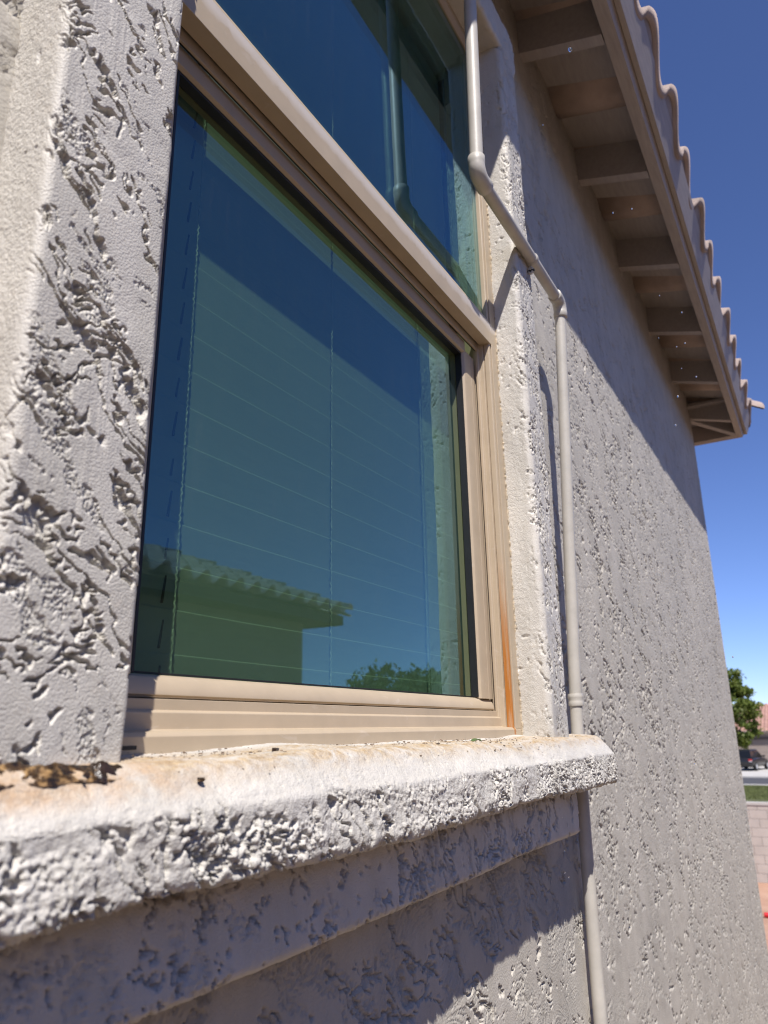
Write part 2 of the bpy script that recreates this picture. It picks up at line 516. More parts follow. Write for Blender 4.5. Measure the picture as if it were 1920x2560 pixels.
def roundpoly(pts, rads, step):
    """polyline with filleted corners, resampled about every step; pts open list of 2D"""
    out = [np.array(pts[0], float)]
    for i in range(1, len(pts) - 1):
        p0, p1, p2 = (np.array(pts[j], float) for j in (i - 1, i, i + 1))
        r = rads[i]
        if r <= 0:
            out.append(p1); continue
        d0 = (p0 - p1) / np.linalg.norm(p0 - p1); d1 = (p2 - p1) / np.linalg.norm(p2 - p1)
        th = math.acos(max(-1, min(1, d0 @ d1)))
        tl = r / math.tan(th / 2)
        a = p1 + d0 * tl; b = p1 + d1 * tl
        cc = p1 + (d0 + d1) / np.linalg.norm(d0 + d1) * r / math.sin(th / 2)
        va = a - cc; vb = b - cc
        n = 9
        for k in range(n + 1):
            t = k / n
            q = va * (1 - t) + vb * t
            out.append(cc + q / np.linalg.norm(q) * r)
    out.append(np.array(pts[-1], float))
    P = np.array(out)
    L = np.r_[0, np.cumsum(np.linalg.norm(np.diff(P, axis=0), axis=1))]
    n = max(4, int(L[-1] / step))
    s = np.linspace(0, L[-1], n)
    Q = np.stack([np.interp(s, L, P[:, 0]), np.interp(s, L, P[:, 1])], 1)
    T = np.gradient(Q, axis=0); T /= np.linalg.norm(T, axis=1)[:, None]
    return Q, T, s

def sweep(prof, rads, step_p, us, axis, hfun, side=1, shrink=None, centre=None, wob=0.0):
    """extrude an open profile along axis at positions us, displaced along its normal by hfun(u, s).
    axis 'z': prof in (x,y); axis 'x': prof in (y,z)."""
    Q, T, s = roundpoly(prof, rads, step_p)
    N = np.stack([T[:, 1], -T[:, 0]], 1) * side
    U, Sg = np.meshgrid(us, s, indexing='ij')
    h = hfun(U, Sg)
    if wob:
        h = h + wob * fbm(U / 0.16, Sg / 0.12, 21, 2)
    base = np.broadcast_to(Q[None], (len(us), len(s), 2)).copy()
    if shrink is not None:
        k = shrink(us)[:, None, None]
        base = centre + (base - centre) * k
        h = h * np.clip(shrink(us), 0, 1)[:, None]
    P = base + N[None] * h[..., None]
    if axis == 'z':
        V = np.stack([P[..., 0], P[..., 1], U], -1)
    else:
        V = np.stack([U, P[..., 0], P[..., 1]], -1)
    return V.reshape(-1, 3), len(us), len(s), Q

# ================================================================== THE HOUSE
house = empty("stucco_house", (0, 0, 0))
house.location = (0, 0, H)
tag(house, "grey beige stucco house with tan framed window, rough sill and tiled eave", "house")

# ---- wall -----------------------------------------------------------
XC = 4.75
def wall_h(X, Z):
    h1 = stucco(X, Z, ang=-0.62, seed=3, thr=-0.52, depth=0.0020, grain=0.0013, gouge=0.0050, gth=0.20, sc=1.15, gs=0.0038, gb=0.40, streak=0.0010, glen=0.06, gwid=0.011)
    return h1
Vs, Fs, off = [], [], 0
def patch(xs, zs, flat=False):
    global off
    X, Z = np.meshgrid(xs, zs, indexing='ij')
    h = wall_h(X, Z) if not flat else np.zeros(X.shape, np.float32)
    V = np.stack([X, -h, Z], -1).reshape(-1, 3)
    Vs.append(V); Fs.append(grid_faces(len(xs), len(zs), off)); off += len(V)
def lin(a, b, st): return np.linspace(a, b, max(2, int(round((b - a) / st)) + 1))
def graded(a, b, s0, s1):
    x = [a]
    while x[-1] < b:
        x.append(x[-1] + s0 + (s1 - s0) * (x[-1] - a) / (b - a))
    x[-1] = b
    return np.array(x)
patch(lin(0.30, 1.62, 0.0018), lin(-0.75, -0.08, 0.0015))
zsB = -1.5 + 0.0028 * np.arange(1269)
patch(graded(1.62, XC, 0.0038, 0.0075), zsB)
patch(lin(1.27, 1.62, 0.003), zsB[zsB > -0.085])
patch(lin(-2.2, 1.27, 0.010), lin(1.52, 2.05, 0.008))
patch(lin(0.12, 0.36, 0.003), lin(-0.08, 1.52, 0.004))
patch(lin(-2.2, 0.12, 0.03), lin(-0.08, 1.52, 0.03))
patch(lin(-2.2, 0.30, 0.03), lin(-H, -0.08, 0.03))
patch(lin(0.30, 1.62, 0.02), lin(-H, -0.75, 0.02))
patch(lin(1.62, XC, 0.02), lin(-H, -1.5, 0.02))
# return wall round the corner
Y, Z = np.meshgrid(np.linspace(0, 6, 150), np.linspace(-H, 2.05, 200), indexing='ij')
hh = stucco(Y, Z, ang=-0.4, seed=5)
V = np.stack([XC + hh * 0.6, Y, Z], -1).reshape(-1, 3)
Vs.append(V); Fs.append(grid_faces(150, 200, off)); off += len(V)
VW = np.concatenate(Vs); FW = np.concatenate(Fs)
# weld coincident border vertices so the relief shades without a seam
key = np.round(VW * 2e4).astype(np.int64)
key = (key[:, 0] * 1000003 + key[:, 1]) * 1000003 + key[:, 2]
_, first, inv = np.unique(key, return_index=True, return_inverse=True)
wall = link("wall", np_mesh("wall", VW[first], inv.reshape(-1)[FW]), M_WALL, house)

# ---- foam trims round the window ---------------------------------------
TD = 0.0595
XL0, XL1 = 0.256, 0.367
XR0, XR1 = 1.286, 1.386
def peel(U, Sg, seed, amp=0.00042):
    """sandy orange peel of the sprayed return faces with a few pinholes"""
    g = grains(U / 0.0030, Sg / 0.0030, seed, 0.8) + 0.5 * fbm(U / 0.006, Sg / 0.006, seed, 2, 0.6)
    pits = sst(0.62, 0.8, vn(U / 0.007, Sg / 0.006, seed + 2)) * sst(0.1, 0.4, vn(U / 0.05, Sg / 0.03, seed + 3))
    return amp * g - 0.0022 * pits + 0.0008 * vn(U / 0.05, Sg / 0.02, seed + 5)
def trim_relief(seed, ang, thr=-0.35, gth=0.10, gouge=0.0040, crack=False, sc=0.85):
    def f(U, Sg):
        h = stucco(Sg, U, ang=ang, seed=seed, thr=thr, depth=0.0017, grain=0.0011, gouge=gouge, gth=gth, sc=sc, gs=0.0017, streak=0.00034, glen=0.060, gwid=0.0105, sang=math.pi / 2)
        sm = Sg.max()
        side = np.maximum(sst(0.060, 0.052, Sg), sst(sm - 0.060, sm - 0.050, Sg))
        k = np.minimum(np.abs(Sg - 0.058), np.abs(Sg - (sm - 0.055)))
        k = sst(0.0, 0.014, k)
        h = h * (0.25 + 0.75 * k) * (1 - side) + side * peel(U, Sg, seed + 30)
        if crack:
            zc = 0.205 - 1.15 * (0.066 - Sg) + 0.004 * vn(Sg / 0.012, Sg * 0, 4) + 0.0012 * vn(Sg / 0.003, Sg * 0, 5)
            h = h - 0.0022 * np.exp(-((U - zc) / 0.0011) ** 2) * sst(0.078, 0.066, Sg)
        return h
    return f
us = np.r_[lin(-0.036, 0.66, 0.0009), lin(0.665, 1.53, 0.006)]
V, nu, nv, _ = sweep([(XL0, 0.004), (XL0, -TD), (XL1, -TD), (XL1, 0.02)], [0, 0.008, 0.006, 0], 0.0008, us, 'z',
                     trim_relief(17, -0.93, -0.66, 0.18, 0.0062, True), side=1, wob=0.0012)
link("window_trim", np_mesh("window_trim", V, grid_faces(nu, nv)), M_TRIM, house)
us = np.r_[lin(-0.034, 1.53, 0.0021)]
V, nu, nv, _ = sweep([(XR0, 0.02), (XR0 + 0.002, -TD), (XR1, -TD), (XR1, 0.004)], [0, 0.012, 0.010, 0], 0.0016, us, 'z',
                     trim_relief(29, -1.1, -0.40, 0.15, 0.0042, sc=0.6), side=1, wob=0.0012)
link("window_trim", np_mesh("window_trim", V, grid_faces(nu, nv)), M_TRIM, house)
us = lin(XL0, XR1, 0.004)
V, nu, nv, _ = sweep([(0.02, 1.50), (-TD - 0.001, 1.498), (-TD - 0.001, 1.60), (0.004, 1.60)], [0, 0.010, 0.010, 0], 0.003, us, 'x',
                     trim_relief(41, 0.3, -0.25, 0.2, 0.003), side=1, wob=0.001)
link("window_trim", np_mesh("window_trim", V, grid_faces(nu, nv)), M_TRIM, house)

# ---- sill -----------------------------------------------------------------
SX0, SX1, SP = 0.05, 1.535, 0.100
def sill_relief(U, Sg):
    # arc length: 0.12 m of top face, a rounded nose, then the torn front
    top = sst(0.130, 0.147, Sg + 0.006 * fbm(U / 0.05, Sg / 0.05, 66, 2))
    fine = stucco(U, Sg, ang=0.05, seed=51, thr=-1.0, depth=0.0008, grain=0.0007, gouge=0.0010, gth=0.45, sc=0.5, gs=0.0022, streak=0.0003)
    rough = stucco(U, Sg, ang=1.05, seed=57, thr=-0.42, depth=0.0040, grain=0.0015, gouge=0.0066, gth=0.02, sc=0.80, gs=0.0021, edge=0.025)
    crumbs = (0.0014 * grains(U / 0.0038, Sg / 0.0038, 36, 0.6) + 0.0008 * grains(U / 0.0022, Sg / 0.0022, 37, 0.7)) * sst(0.1, 0.5, fbm(U / 0.06, Sg / 0.03, 38, 2) + 0.35 * sst(0.6, 1.3, U))
    big = 0.0020 * fbm(U / 0.04, Sg / 0.025, 33, 3)
    grn = 0.0004 * fbm(U / 0.0026, Sg / 0.0026, 35, 2)
    bot = sst(0.183, 0.196, Sg)
    r = rough * (1 - 0.6 * bot) + big + grn + crumbs
    return fine * (1 - top) + r * top + 0.0003 * fbm(U / 0.0035, Sg / 0.0035, 61, 2)
us = lin(SX0, SX1, 0.0012)
def sh(u):
    d = np.minimum(SX1 - u, u - SX0); r = 0.016
    t = np.clip(d / r, 0, 1)
    return 0.62 + 0.38 * np.sqrt(np.clip(1 - (1 - t) ** 2, 0, 1))
V, nu, nv, Q = sweep([(0.02, -0.0115), (0.0, -0.012), (-0.073, -0.0165), (-SP - 0.0005, -0.049), (-SP - 0.003, -0.100), (0.02, -0.098)], [0, 0.0, 0.024, 0.008, 0.009, 0], 0.0010, us, 'x',
                     sill_relief, side=1, shrink=sh, centre=np.array([0.0, -0.058]), wob=0.0026)
F = grid_faces(nu, nv, 0)
me = np_mesh("window_sill", V, F)
bm = bmesh.new(); bm.from_mesh(me); bm.verts.ensure_lookup_table()
for row in [[bm.verts[i * nv + j] for j in range(nv)] for i in (0, nu - 1)]:
    c = bm.verts.new(sum((r.co for r in row), Vector()) / nv)
    for j in range(nv - 1):
        f = bm.faces.new((row[j], row[j + 1], c)); f.smooth = True
bmesh.ops.recalc_face_normals(bm, faces=bm.faces)
bm.to_mesh(me); bm.free()
link("window_sill", me, M_SILL, house)

# ---- moulding under the sill ------------------------------------------------
def apron_relief(U, Sg):
    return stucco(U, Sg, ang=1.2, seed=71, thr=-0.5, depth=0.0018, grain=0.0012, gouge=0.0056, gth=0.18, sc=0.70, gs=0.003, streak=0.0003, gwid=0.009)
us = lin(XL0, 1.388, 0.0022)
V, nu, nv, Q = sweep([(0.004, -0.099), (-0.061, -0.0995), (-0.063, -0.177), (0.004, -0.179)], [0, 0, 0.009, 0], 0.0016, us, 'x',
                     apron_relief, side=1, wob=0.0012)
me = np_mesh("sill_moulding", V, grid_faces(nu, nv))
bm = bmesh.new(); bm.from_mesh(me); bm.verts.ensure_lookup_table()
for i in (0, nu - 1):
    row = [bm.verts[i * nv + j] for j in range(nv)]
    bm.faces.new(row)
bmesh.ops.recalc_face_normals(bm, faces=bm.faces)
bm.to_mesh(me); bm.free()
link("sill_moulding", me, M_TRIM, house)

# ---- window -------------------------------------------------------------------
WX0, WX1, WZ0, WZ1 = 0.352, 1.2875, -0.016, 1.512
mb = MB()
# bottom member: outer lip then stepped track (profile y,z)
mb.prism([(-0.004, -0.016), (-0.004, -0.001), (-0.001, 0.0025), (0.015, 0.0040), (0.0175, 0.0045), (0.0185, 0.0185), (0.0205, 0.0200), (0.023, 0.0205), (0.023, 0.030), (0.07, 0.030), (0.07, -0.016)], 'x', WX0, WX1)
# right jamb: ridged track then flat outer face (profile x,y)
mb.prism([(1.2875, -0.004), (1.2605, -0.004), (1.2600, -0.003), (1.2600, 0.012), (1.2575, 0.012), (1.2570, -0.0015), (1.2555, -0.0025), (1.2515, -0.0015), (1.2505, 0.0005), (1.2505, 0.0085), (1.2530, 0.0088), (1.2530, 0.0104), (1.2490, 0.0108), (1.2485, 0.0118), (1.2485, 0.0190), (1.2450, 0.0200), (1.2440, 0.0212), (1.2440, 0.0260), (1.2490, 0.0265), (1.2490, 0.0320), (1.2600, 0.033), (1.2600, 0.07), (1.2875, 0.07)], 'z', 0.0, WZ1)
# left jamb mirrored
mx = WX0 + WX1
mb.prism([(mx - x, y) for x, y in [(1.2875, -0.004), (1.2605, -0.004), (1.2595, 0.002), (1.2555, 0.003), (1.2530, 0.0010), (1.2525, 0.0095), (1.2490, 0.0115), (1.2490, 0.0230), (1.2465, 0.0320), (1.2600, 0.033), (1.2600, 0.07), (1.2875, 0.07)]], 'z', 0.0, WZ1)
# head
mb.prism([(-0.004, 1.512), (-0.004, 1.482), (0.004, 1.474), (0.07, 1.474), (0.07, 1.512)], 'x', WX0 + 0.028, WX1 - 0.028)
window = mb.build("window", M_FRAME, house, bevel=0.0007, seg=2, sharp=30)
# weep slot, dark, on the outer lip at the left
MB().box(0.398, 0.425, -0.0046, 0.0, -0.0105, -0.0075).build("weep_slot", M_RUB, window)
# lower sash (behind the upper one)
SZT = 0.704
mb = MB()
bead = [(0.046, 0.052), (0.040, 0.0515), (0.034, 0.049), (0.030, 0.044), (0.0275, 0.038), (0.0268, 0.0335), (0.029, 0.0325), (0.029, 0.0312), (0.058, 0.0312), (0.058, 0.052)]
mb.prism(bead, 'x', 0.397, 1.2425)
stile = [(1.1925, 0.046), (1.1925, 0.034), (1.1960, 0.030), (1.2040, 0.0285), (1.2240, 0.0285), (1.2250, 0.0295), (1.2265, 0.0285), (1.2420, 0.029), (1.2425, 0.058), (1.1925, 0.058)]
mb.prism(stile, 'z', 0.050, SZT)
mb.prism([(mx - x, y) for x, y in stile], 'z', 0.050, SZT)
mb.prism([(0.046, 0.6985), (0.0325, 0.6985), (0.0285, 0.7010), (0.0282, 0.7240), (0.0305, 0.7265), (0.058, 0.7265), (0.058, 0.6985)], 'x', 0.44, 1.20)
sash = mb.build("sash", M_FRAME, window, bevel=0.0008, seg=2, sharp=30)
mb = MB()
mb.box(1.1890, 1.1922, 0.0335, 0.0455, 0.0525, 0.694)
mb.box(mx - 1.1922, mx - 1.1890, 0.0335, 0.0455, 0.0525, 0.694)
mb.box(0.447, 1.1925, 0.0335, 0.0458, 0.6945, 0.6983)
mb.box(0.385, 1.2450, 0.0235, 0.0280, 0.7245, 0.745)
mb.box(0.385, 1.2550, 0.0180, 0.0205, 0.7385, 0.745)
mb.box(0.447, 1.1925, 0.043, 0.0455, 0.0525, 0.0540)
mb.build("glazing_gasket", M_RUB, window)
# meeting rail of the upper sash with drip groove
mb = MB()
mb.prism([(-0.0045, 0.7350), (-0.0045, 0.7810), (-0.0025, 0.7822), (-0.0028, 0.7850), (-0.0005, 0.7915), (0.0055, 0.7945), (0.017, 0.7945), (0.0176, 0.7350)], 'x', 0.381, 1.2590)
mb.box(0.381, 1.2475, 0.0205, 0.0240, 0.7215, 0.7700)
mb.build("meeting_rail", M_FRAME, window, bevel=0.0009, seg=2, sharp=30)
# ragged sealant bead between the frame and the plaster return
M_SEAL = mat_simple("sealant", (0.46, 0.38, 0.27), 0.8, 0.45, 160, 0.8, 400, 0.002)
zz = np.arange(-0.012, 1.49, 0.0025)
MB().tube([(1.2872 + 0.0009 * float(vn(np.array([q / 0.006]), np.array([0.3]), 3)[0]), -0.0042 + 0.0012 * float(vn(np.array([q / 0.005]), np.array([1.7]), 5)[0]), float(q)) for q in zz],
          [float(0.0022 + 0.0011 * vn(np.array([q / 0.004]), np.array([2.9]), 6)[0]) for q in zz], 7).build("sealant", M_SEAL, window, smooth=True)
# panes: double glazed units with a real thickness
MB().box(0.444, 1.1960, 0.0465, 0.0575, 0.046, 0.704).build("glass_pane", M_GLASS, window)
MB().box(0.379, 1.2600, 0.0070, 0.0160, 0.790, 1.4800).build("glass_pane", M_GLASS, window)

# ---- eave: rafter tails, soffit boards, fascia, tiles --------------------------
SL = 0.30
OV = 0.265
mb = MB()
mb.hexa([(-2.2, 0.10, 2.013), (XC + 0.25, 0.10, 2.013), (XC + 0.25, -0.262, 1.905), (-2.2, -0.262, 1.905),
         (-2.2, 0.10, 2.028), (XC + 0.25, 0.10, 2.028), (XC + 0.25, -0.262, 1.920), (-2.2, -0.262, 1.920)])
mb.hexa([(XC - 0.10, -0.25, 1.905), (XC - 0.1, 6, 2.013 - 0.03 + 0.03), (XC + 0.262, 6, 1.905), (XC + 0.262, -0.25, 1.905),
         (XC - 0.10, -0.25, 1.921), (XC - 0.1, 6, 2.029), (XC + 0.262, 6, 1.921), (XC + 0.262, -0.25, 1.921)][:8])
mb.build("soffit", M_EAVE, house)
def rafter(x):
    y0, y1 = 0.03, -0.2275
    zb = lambda y: 1.848 + 0.285 * y
    zt = lambda y: 1.985 + 0.298 * y + 0.003
    a, b = x - 0.019, x + 0.019
    return MB().hexa([(a, y0, zb(y0)), (b, y0, zb(y0)), (b, y1, zb(y1)), (a, y1, zb(y1)),
                      (a, y0, zt(y0)), (b, y0, zt(y0)), (b, y1, zt(y1)), (a, y1, zt(y1))]).build("rafter_tail", M_EAVE, house, bevel=0.002)
for x in (-0.78, -0.17, 0.44, 1.05, 1.664, 2.258, 2.858, 3.478, 4.10, 4.715):
    rafter(x)
# hip rafter
d = Vector((1, -1, 0)).normalized(); nrm = Vector((1, 1, 0)).normalized() * 0.019
p0 = Vector((XC - 0.02, 0.02, 0)); p1 = Vector((XC + 0.225, -0.225, 0))
pts = []
for zo in ((1.848, 1.784), (1.97, 1.90)):
    pts += [(*(p0 - nrm).xy, zo[0]), (*(p0 + nrm).xy, zo[0]), (*(p1 + nrm).xy, zo[1]), (*(p1 - nrm).xy, zo[1])]
MB().hexa(pts).build("rafter_tail", M_EAVE, house, bevel=0.002)
# fascia boards stand square to the roof pitch, mitred at the corner
def fascia(name, prof, mat, x0):
    """prof: (out, z) polygon; runs along the front then along the return side"""
    mb = MB(); k = len(prof)
    ring = []
    for (o, z) in prof:
        ring.append(((x0, -o, z), (XC + o, -o, z), (XC + o, 6.0, z)))
    for j in range(3):
        mb.v += [r[j] for r in ring]
    for j in range(2):
        for i in range(k):
            i2 = (i + 1) % k
            mb.f.append((j * k + i, j * k + i2, (j + 1) * k + i2, (j + 1) * k + i))
    mb.f.append(tuple(range(k))); mb.f.append(tuple(range(2 * k, 3 * k)))
    return mb.build(name, mat, house, bevel=0.0015, sharp=30)
fascia("fascia_board", [(0.2293, 1.786), (0.2653, 1.774), (0.2980, 1.873), (0.262, 1.903)], M_FASC, -2.2)
fascia("drip_board", [(0.2765, 1.8045), (0.2925, 1.7985), (0.3260, 1.899), (0.308, 1.9045)], M_FASC, -2.2)

def tile_roof(eave0, eave1, inward, slope, run, edge_z, hip0, hip1, pitch=0.305, amp=0.040, course=0.36, dx=0.0125, thick=0.030, lift_k=1.0):
    """S tile slope: eave0->eave1 is the eave line (2D), inward a 2D unit vector; returns (V,F)"""
    e0 = np.array(eave0, float); e1 = np.array(eave1, float); L = np.linalg.norm(e1 - e0)
    t = (e1 - e0) / L; w_ = np.array(inward, float)
    xs = np.linspace(0, L, int(L / dx) + 1)
    rows = []
    nC = int(math.ceil(run / course))
    for i in range(nC):
        rows += [(i * course, 0.026), (min(run, (i + 1) * course) - 0.001, 0.0)]
    ys = np.array([r[0] for r in rows]); lift = np.array([r[1] for r in rows]) * lift_k
    X, Yg = np.meshgrid(xs, ys, indexing='ij')
    jit = 0.010 * vn(np.floor(X / pitch) * 3.7, np.floor(Yg / course + 0.01) * 5.1, 2)
    ph = (X / pitch) % 1.0
    # asymmetric S: rounded crest, flatter pan
    wv = np.where(ph < 0.55, np.sin(ph / 0.55 * math.pi), -0.75 * np.sin((ph - 0.55) / 0.45 * math.pi))
    hgt = amp * (wv + 0.75) + 0.020 * (1 - ph)          # each tile laps over its neighbour
    lean = slope * (hgt + lift[None, :])
    Yp = Yg - lean * 1.0 + jit
    Zt = edge_z + slope * Yg + hgt + lift[None, :] + 0.5 * jit + 0.004 * vn(np.floor(X / pitch) * 7.1 + 3, np.floor(Yg / course + 0.01) * 2.3, 5)
    if hip0: X = np.maximum(X, np.minimum(Yg * 1.0, L))
    if hip1: X = np.minimum(X, np.maximum(L - Yg * 1.0, 0))
    XY = e0 + t * X[..., None] + w_ * Yp[..., None]
    top = np.concatenate([XY, Zt[..., None]], -1)
    bot = top.copy(); bot[..., 2] -= thick; bot[..., :2] += w_ * (thick * slope)
    nx, ny = X.shape
    V = np.concatenate([top.reshape(-1, 3), bot.reshape(-1, 3)])
    N0 = nx * ny
    F = [grid_faces(nx, ny, 0), grid_faces(nx, ny, N0, True)]
    i = np.arange(nx - 1) * ny
    F.append(np.stack([i, N0 + i, N0 + i + ny, i + ny], 1))
    return V, np.concatenate(F)
OE = 0.318
V1, F1 = tile_roof((-2.2, -OE), (XC + OE, -OE), (0, 1), 0.333, 4.0, 1.862, False, True)
V2, F2 = tile_roof((XC + OE, -OE), (XC + OE, 6.0), (-1, 0), 0.333, 4.0, 1.862, True, False)
me = np_mesh("roof", np.concatenate([V1, V2]), np.concatenate([F1, F2 + len(V1)]))
roof = link("roof", me, M_TILE, house)
def closure(V, F, n_rows, inward, z0):
    half = len(V) // 2; nx = half // n_rows
    front = V[half:].reshape(nx, n_rows, 3)[:, 0].copy()
    a = front.copy(); a[:, :2] += np.array(inward) * 0.010; a[:, 2] += 0.004
    b = a.copy(); b[:, 2] = z0; b[:, :2] += np.array(inward) * 0.333 * (a[:, 2:3] - z0)
    return np.stack([a, b], 1).reshape(-1, 3), grid_faces(nx, 2)
nr = 2 * int(math.ceil(4.0 / 0.36))
A1, B1 = closure(V1, F1, nr, (0, 1), 1.845); A2, B2 = closure(V2, F2, nr, (-1, 0), 1.845)
link("eave_closure", np_mesh("eave_closure", np.concatenate([A1, A2]), np.concatenate([B1, B2 + len(A1)]), False), mat_simple("closure", (0.30, 0.245, 0.21), 0.85, 0.2, 20, 0.4, 120, 0.002), roof)
# hip cap tiles: barrel tiles overlapping up the hip
for k in range(7):
    s0 = -0.025 + k * 0.30
    def hp(s): return Vector((XC + OE - s, -OE + s, 1.862 + 0.333 * s + 0.075))
    a, b = hp(s0), hp(s0 + 0.36)
    b.z -= 0.018; a.z += 0.012
    dirv = (b - a).normalized(); side = Vector((1, 1, 0)).normalized(); up = side.cross(dirv)
    if up.z < 0: up = -up
    mb = MB(); n = 12
    for (c, r) in ((a, 0.105), (b, 0.080)):
        for rr in (r, r - 0.016):
            for i in range(n + 1):
                an = math.pi * i / n
                mb.v.append(tuple(c + side * math.cos(an) * rr + up * (math.sin(an) * rr * 0.8)))
    m_ = n + 1
    for i in range(n):
        mb.f += [(i, i + 1, 2 * m_ + i + 1, 2 * m_ + i), (m_ + i, 3 * m_ + i, 3 * m_ + i + 1, m_ + i + 1), (i, m_ + i, m_ + i + 1, i + 1),
                 (2 * m_ + i, 2 * m_ + i + 1, 3 * m_ + i + 1, 3 * m_ + i)]
    mb.build("hip_tile", M_TILE, roof, smooth=True)

# ---- dark room behind the glass (real interior) ----------------------------------
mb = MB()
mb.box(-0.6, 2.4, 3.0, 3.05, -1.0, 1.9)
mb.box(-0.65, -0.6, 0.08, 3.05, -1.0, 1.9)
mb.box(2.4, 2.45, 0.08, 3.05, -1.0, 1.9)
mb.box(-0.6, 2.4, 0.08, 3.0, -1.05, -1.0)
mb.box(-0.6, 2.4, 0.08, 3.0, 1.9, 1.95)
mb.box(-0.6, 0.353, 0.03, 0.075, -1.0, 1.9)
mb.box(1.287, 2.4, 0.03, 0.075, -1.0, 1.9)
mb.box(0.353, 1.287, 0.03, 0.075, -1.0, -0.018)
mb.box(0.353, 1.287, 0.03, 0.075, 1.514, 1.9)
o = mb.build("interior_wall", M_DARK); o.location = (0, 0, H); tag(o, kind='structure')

# ================================================================== BLIND
blind = empty("window_blind", (0.82, 0.09, H))
tag(blind, "white closed slat blind hanging inside behind the tan framed window", "window blind")
def bl(x): return x - 0.82
V, F = [], []; off = 0
z = 1.47; k = 0
slz = []
while z > 0.0:
    slz.append(z)
    # closed slat: top edge outwards with a rounded nose, bottom edge tucked behind, 3 mm thick
    ww = RNG.normal(0, 0.00015)
    an = np.linspace(0.0, math.pi * 0.62, 7)
    nose = np.stack([-0.0102 - 0.0015 * np.cos(an), z + 0.0222 + 0.0017 * np.sin(an)], 1)
    prof = np.concatenate([np.array([[-0.0098, z - 0.0235], [-0.0117, z + 0.0208]]), nose, np.array([[-0.0082, z + 0.0235], [-0.0058, z - 0.0245]])])
    m_ = len(prof)
    sg = RNG.normal(0, 0.0005, 8); ty = RNG.normal(0, 0.0003, 8)
    for kk, xx in enumerate(np.linspace(bl(0.40), bl(1.245), 8)):
        V.append(np.stack([np.full(m_, xx), prof[:, 0] + ww + ty[kk] * 0.6, prof[:, 1] + sg[kk] * 0.7 - 0.0006 * math.sin(math.pi * ((kk * 0.86) % 1))], 1))
    i = np.arange(m_); j = (i + 1) % m_
    for kk in range(7):
        F.append(np.stack([off + i, off + j, off + m_ + j, off + m_ + i], 1)); off += m_
    off += m_
    z -= 0.0443; k += 1
sl = link("slats", np_mesh("slats", np.concatenate(V), np.concatenate(F), False), M_SLAT, blind)
MB().box(bl(0.395), bl(1.25), -0.03, 0.03, 1.432, 1.478).build("headrail", M_SLAT, blind, bevel=0.002)
for xx in (0.527, 0.802, 1.08):
    mb = MB(); pts = []; rad = []
    zc = 0.03
    while zc < 1.44:
        pts.append((bl(xx) + 0.0007 * math.sin(zc * 900), -0.0205 + 0.0006 * math.cos(zc * 700), zc)); rad.append(0.0008 + 0.0003 * math.sin(zc * 2400)); zc += 0.0024
    mb.tube(pts, rad, 6)
    mb.build("ladder_cord", M_CORD, blind, smooth=True)
slot = None
for zc in slz:
    if slot is None:
        xx = 0.519
        slot = MB().hexa([(-0.0020, -0.003, -0.016), (0.0004, -0.003, -0.016), (0.0004, 0.006, -0.016), (-0.0020, 0.006, -0.016),
                          (0.0010, -0.003, 0.012), (0.0032, -0.003, 0.012), (0.0032, 0.006, 0.012), (0.0010, 0.006, 0.012)]).build("cord_slot", M_RUB, blind)
        q = slot
    else:
        q = slot.copy(); COL.objects.link(q); q.parent = blind
    q.location = (bl(0.520), -0.0085, zc)

# ================================================================== DRAIN PIPE
pipe = empty("drain_pipe", (1.556, -0.02, H))
tag(pipe, "beige painted plastic pipe jogging across the window trim and down the wall", "pipe")
PR = 0.0125
def pp(x, y, z): return (x - 1.556, y + 0.02, z)
def bend(p0, c, p1, n=8):
    p0, c, p1 = Vector(p0), Vector(c), Vector(p1)
    return [tuple((1 - t) ** 2 * p0 + 2 * t * (1 - t) * c + t * t * p1) for t in (i / n for i in range(n + 1))]
UE = (1.062, -0.0715, 0.966); LE = (1.558, -0.0700, 0.968)
mb = MB()
mb.tube([pp(1.060, -0.087, 2.02), pp(1.061, -0.082, 1.5), pp(1.062, -0.0715, 0.985)], PR, 24)
mb.tube([pp(1.075, -0.0715, 0.966), pp(1.3, -0.0712, 0.967), pp(1.545, -0.0700, 0.968)], PR, 24)
low = [(1.558, -0.0695, 0.955), (1.5575, -0.064, 0.85), (1.557, -0.0520, 0.60), (1.5565, -0.0400, 0.36), (1.556, -0.0300, 0.15), (1.556, -0.0240, 0.0), (1.556, -0.0210, -0.2), (1.556, -0.0195, -0.6), (1.556, -0.019, -H)]
mb.tube([pp(*q) for q in low], PR, 24)
mb.build("pipe_run", M_PIPE, pipe, smooth=True)
def elbow(c, a, b, r=0.0158):
    """short radius fitting with two socket rims"""
    c = Vector(c); a = Vector(a); b = Vector(b)
    k = 0.024; s_ = 0.040
    pts = [c + a * s_, c + a * (s_ - 0.0012), c + a * (k + 0.002)] + [Vector(q) for q in bend(c + a * k, c, c + b * k, 10)] + [c + b * (k + 0.002), c + b * (s_ - 0.0012), c + b * s_]
    rr = [r - 0.0012, r, r] + [r * 0.97] * 11 + [r, r, r - 0.0012]
    MB().tube([pp(*q) for q in pts], rr, 24).build("elbow", M_PIPE, pipe, smooth=True, sharp=50)
elbow(UE, (0, 0, 1), (1, 0, 0))
elbow(LE, (-1, 0, 0), (0, 0.02, -1))
# coupling on the lower run
zc = 0.055
MB().tube([pp(1.556, -0.0262 + 0.00004 * i, zc - 0.012 + 0.004 * i) for i in range(7)], [0.0148, 0.0156, 0.0150, 0.0142, 0.0156, 0.0156, 0.0146], 24).build("coupling", M_PIPE, pipe, smooth=True, sharp=60)
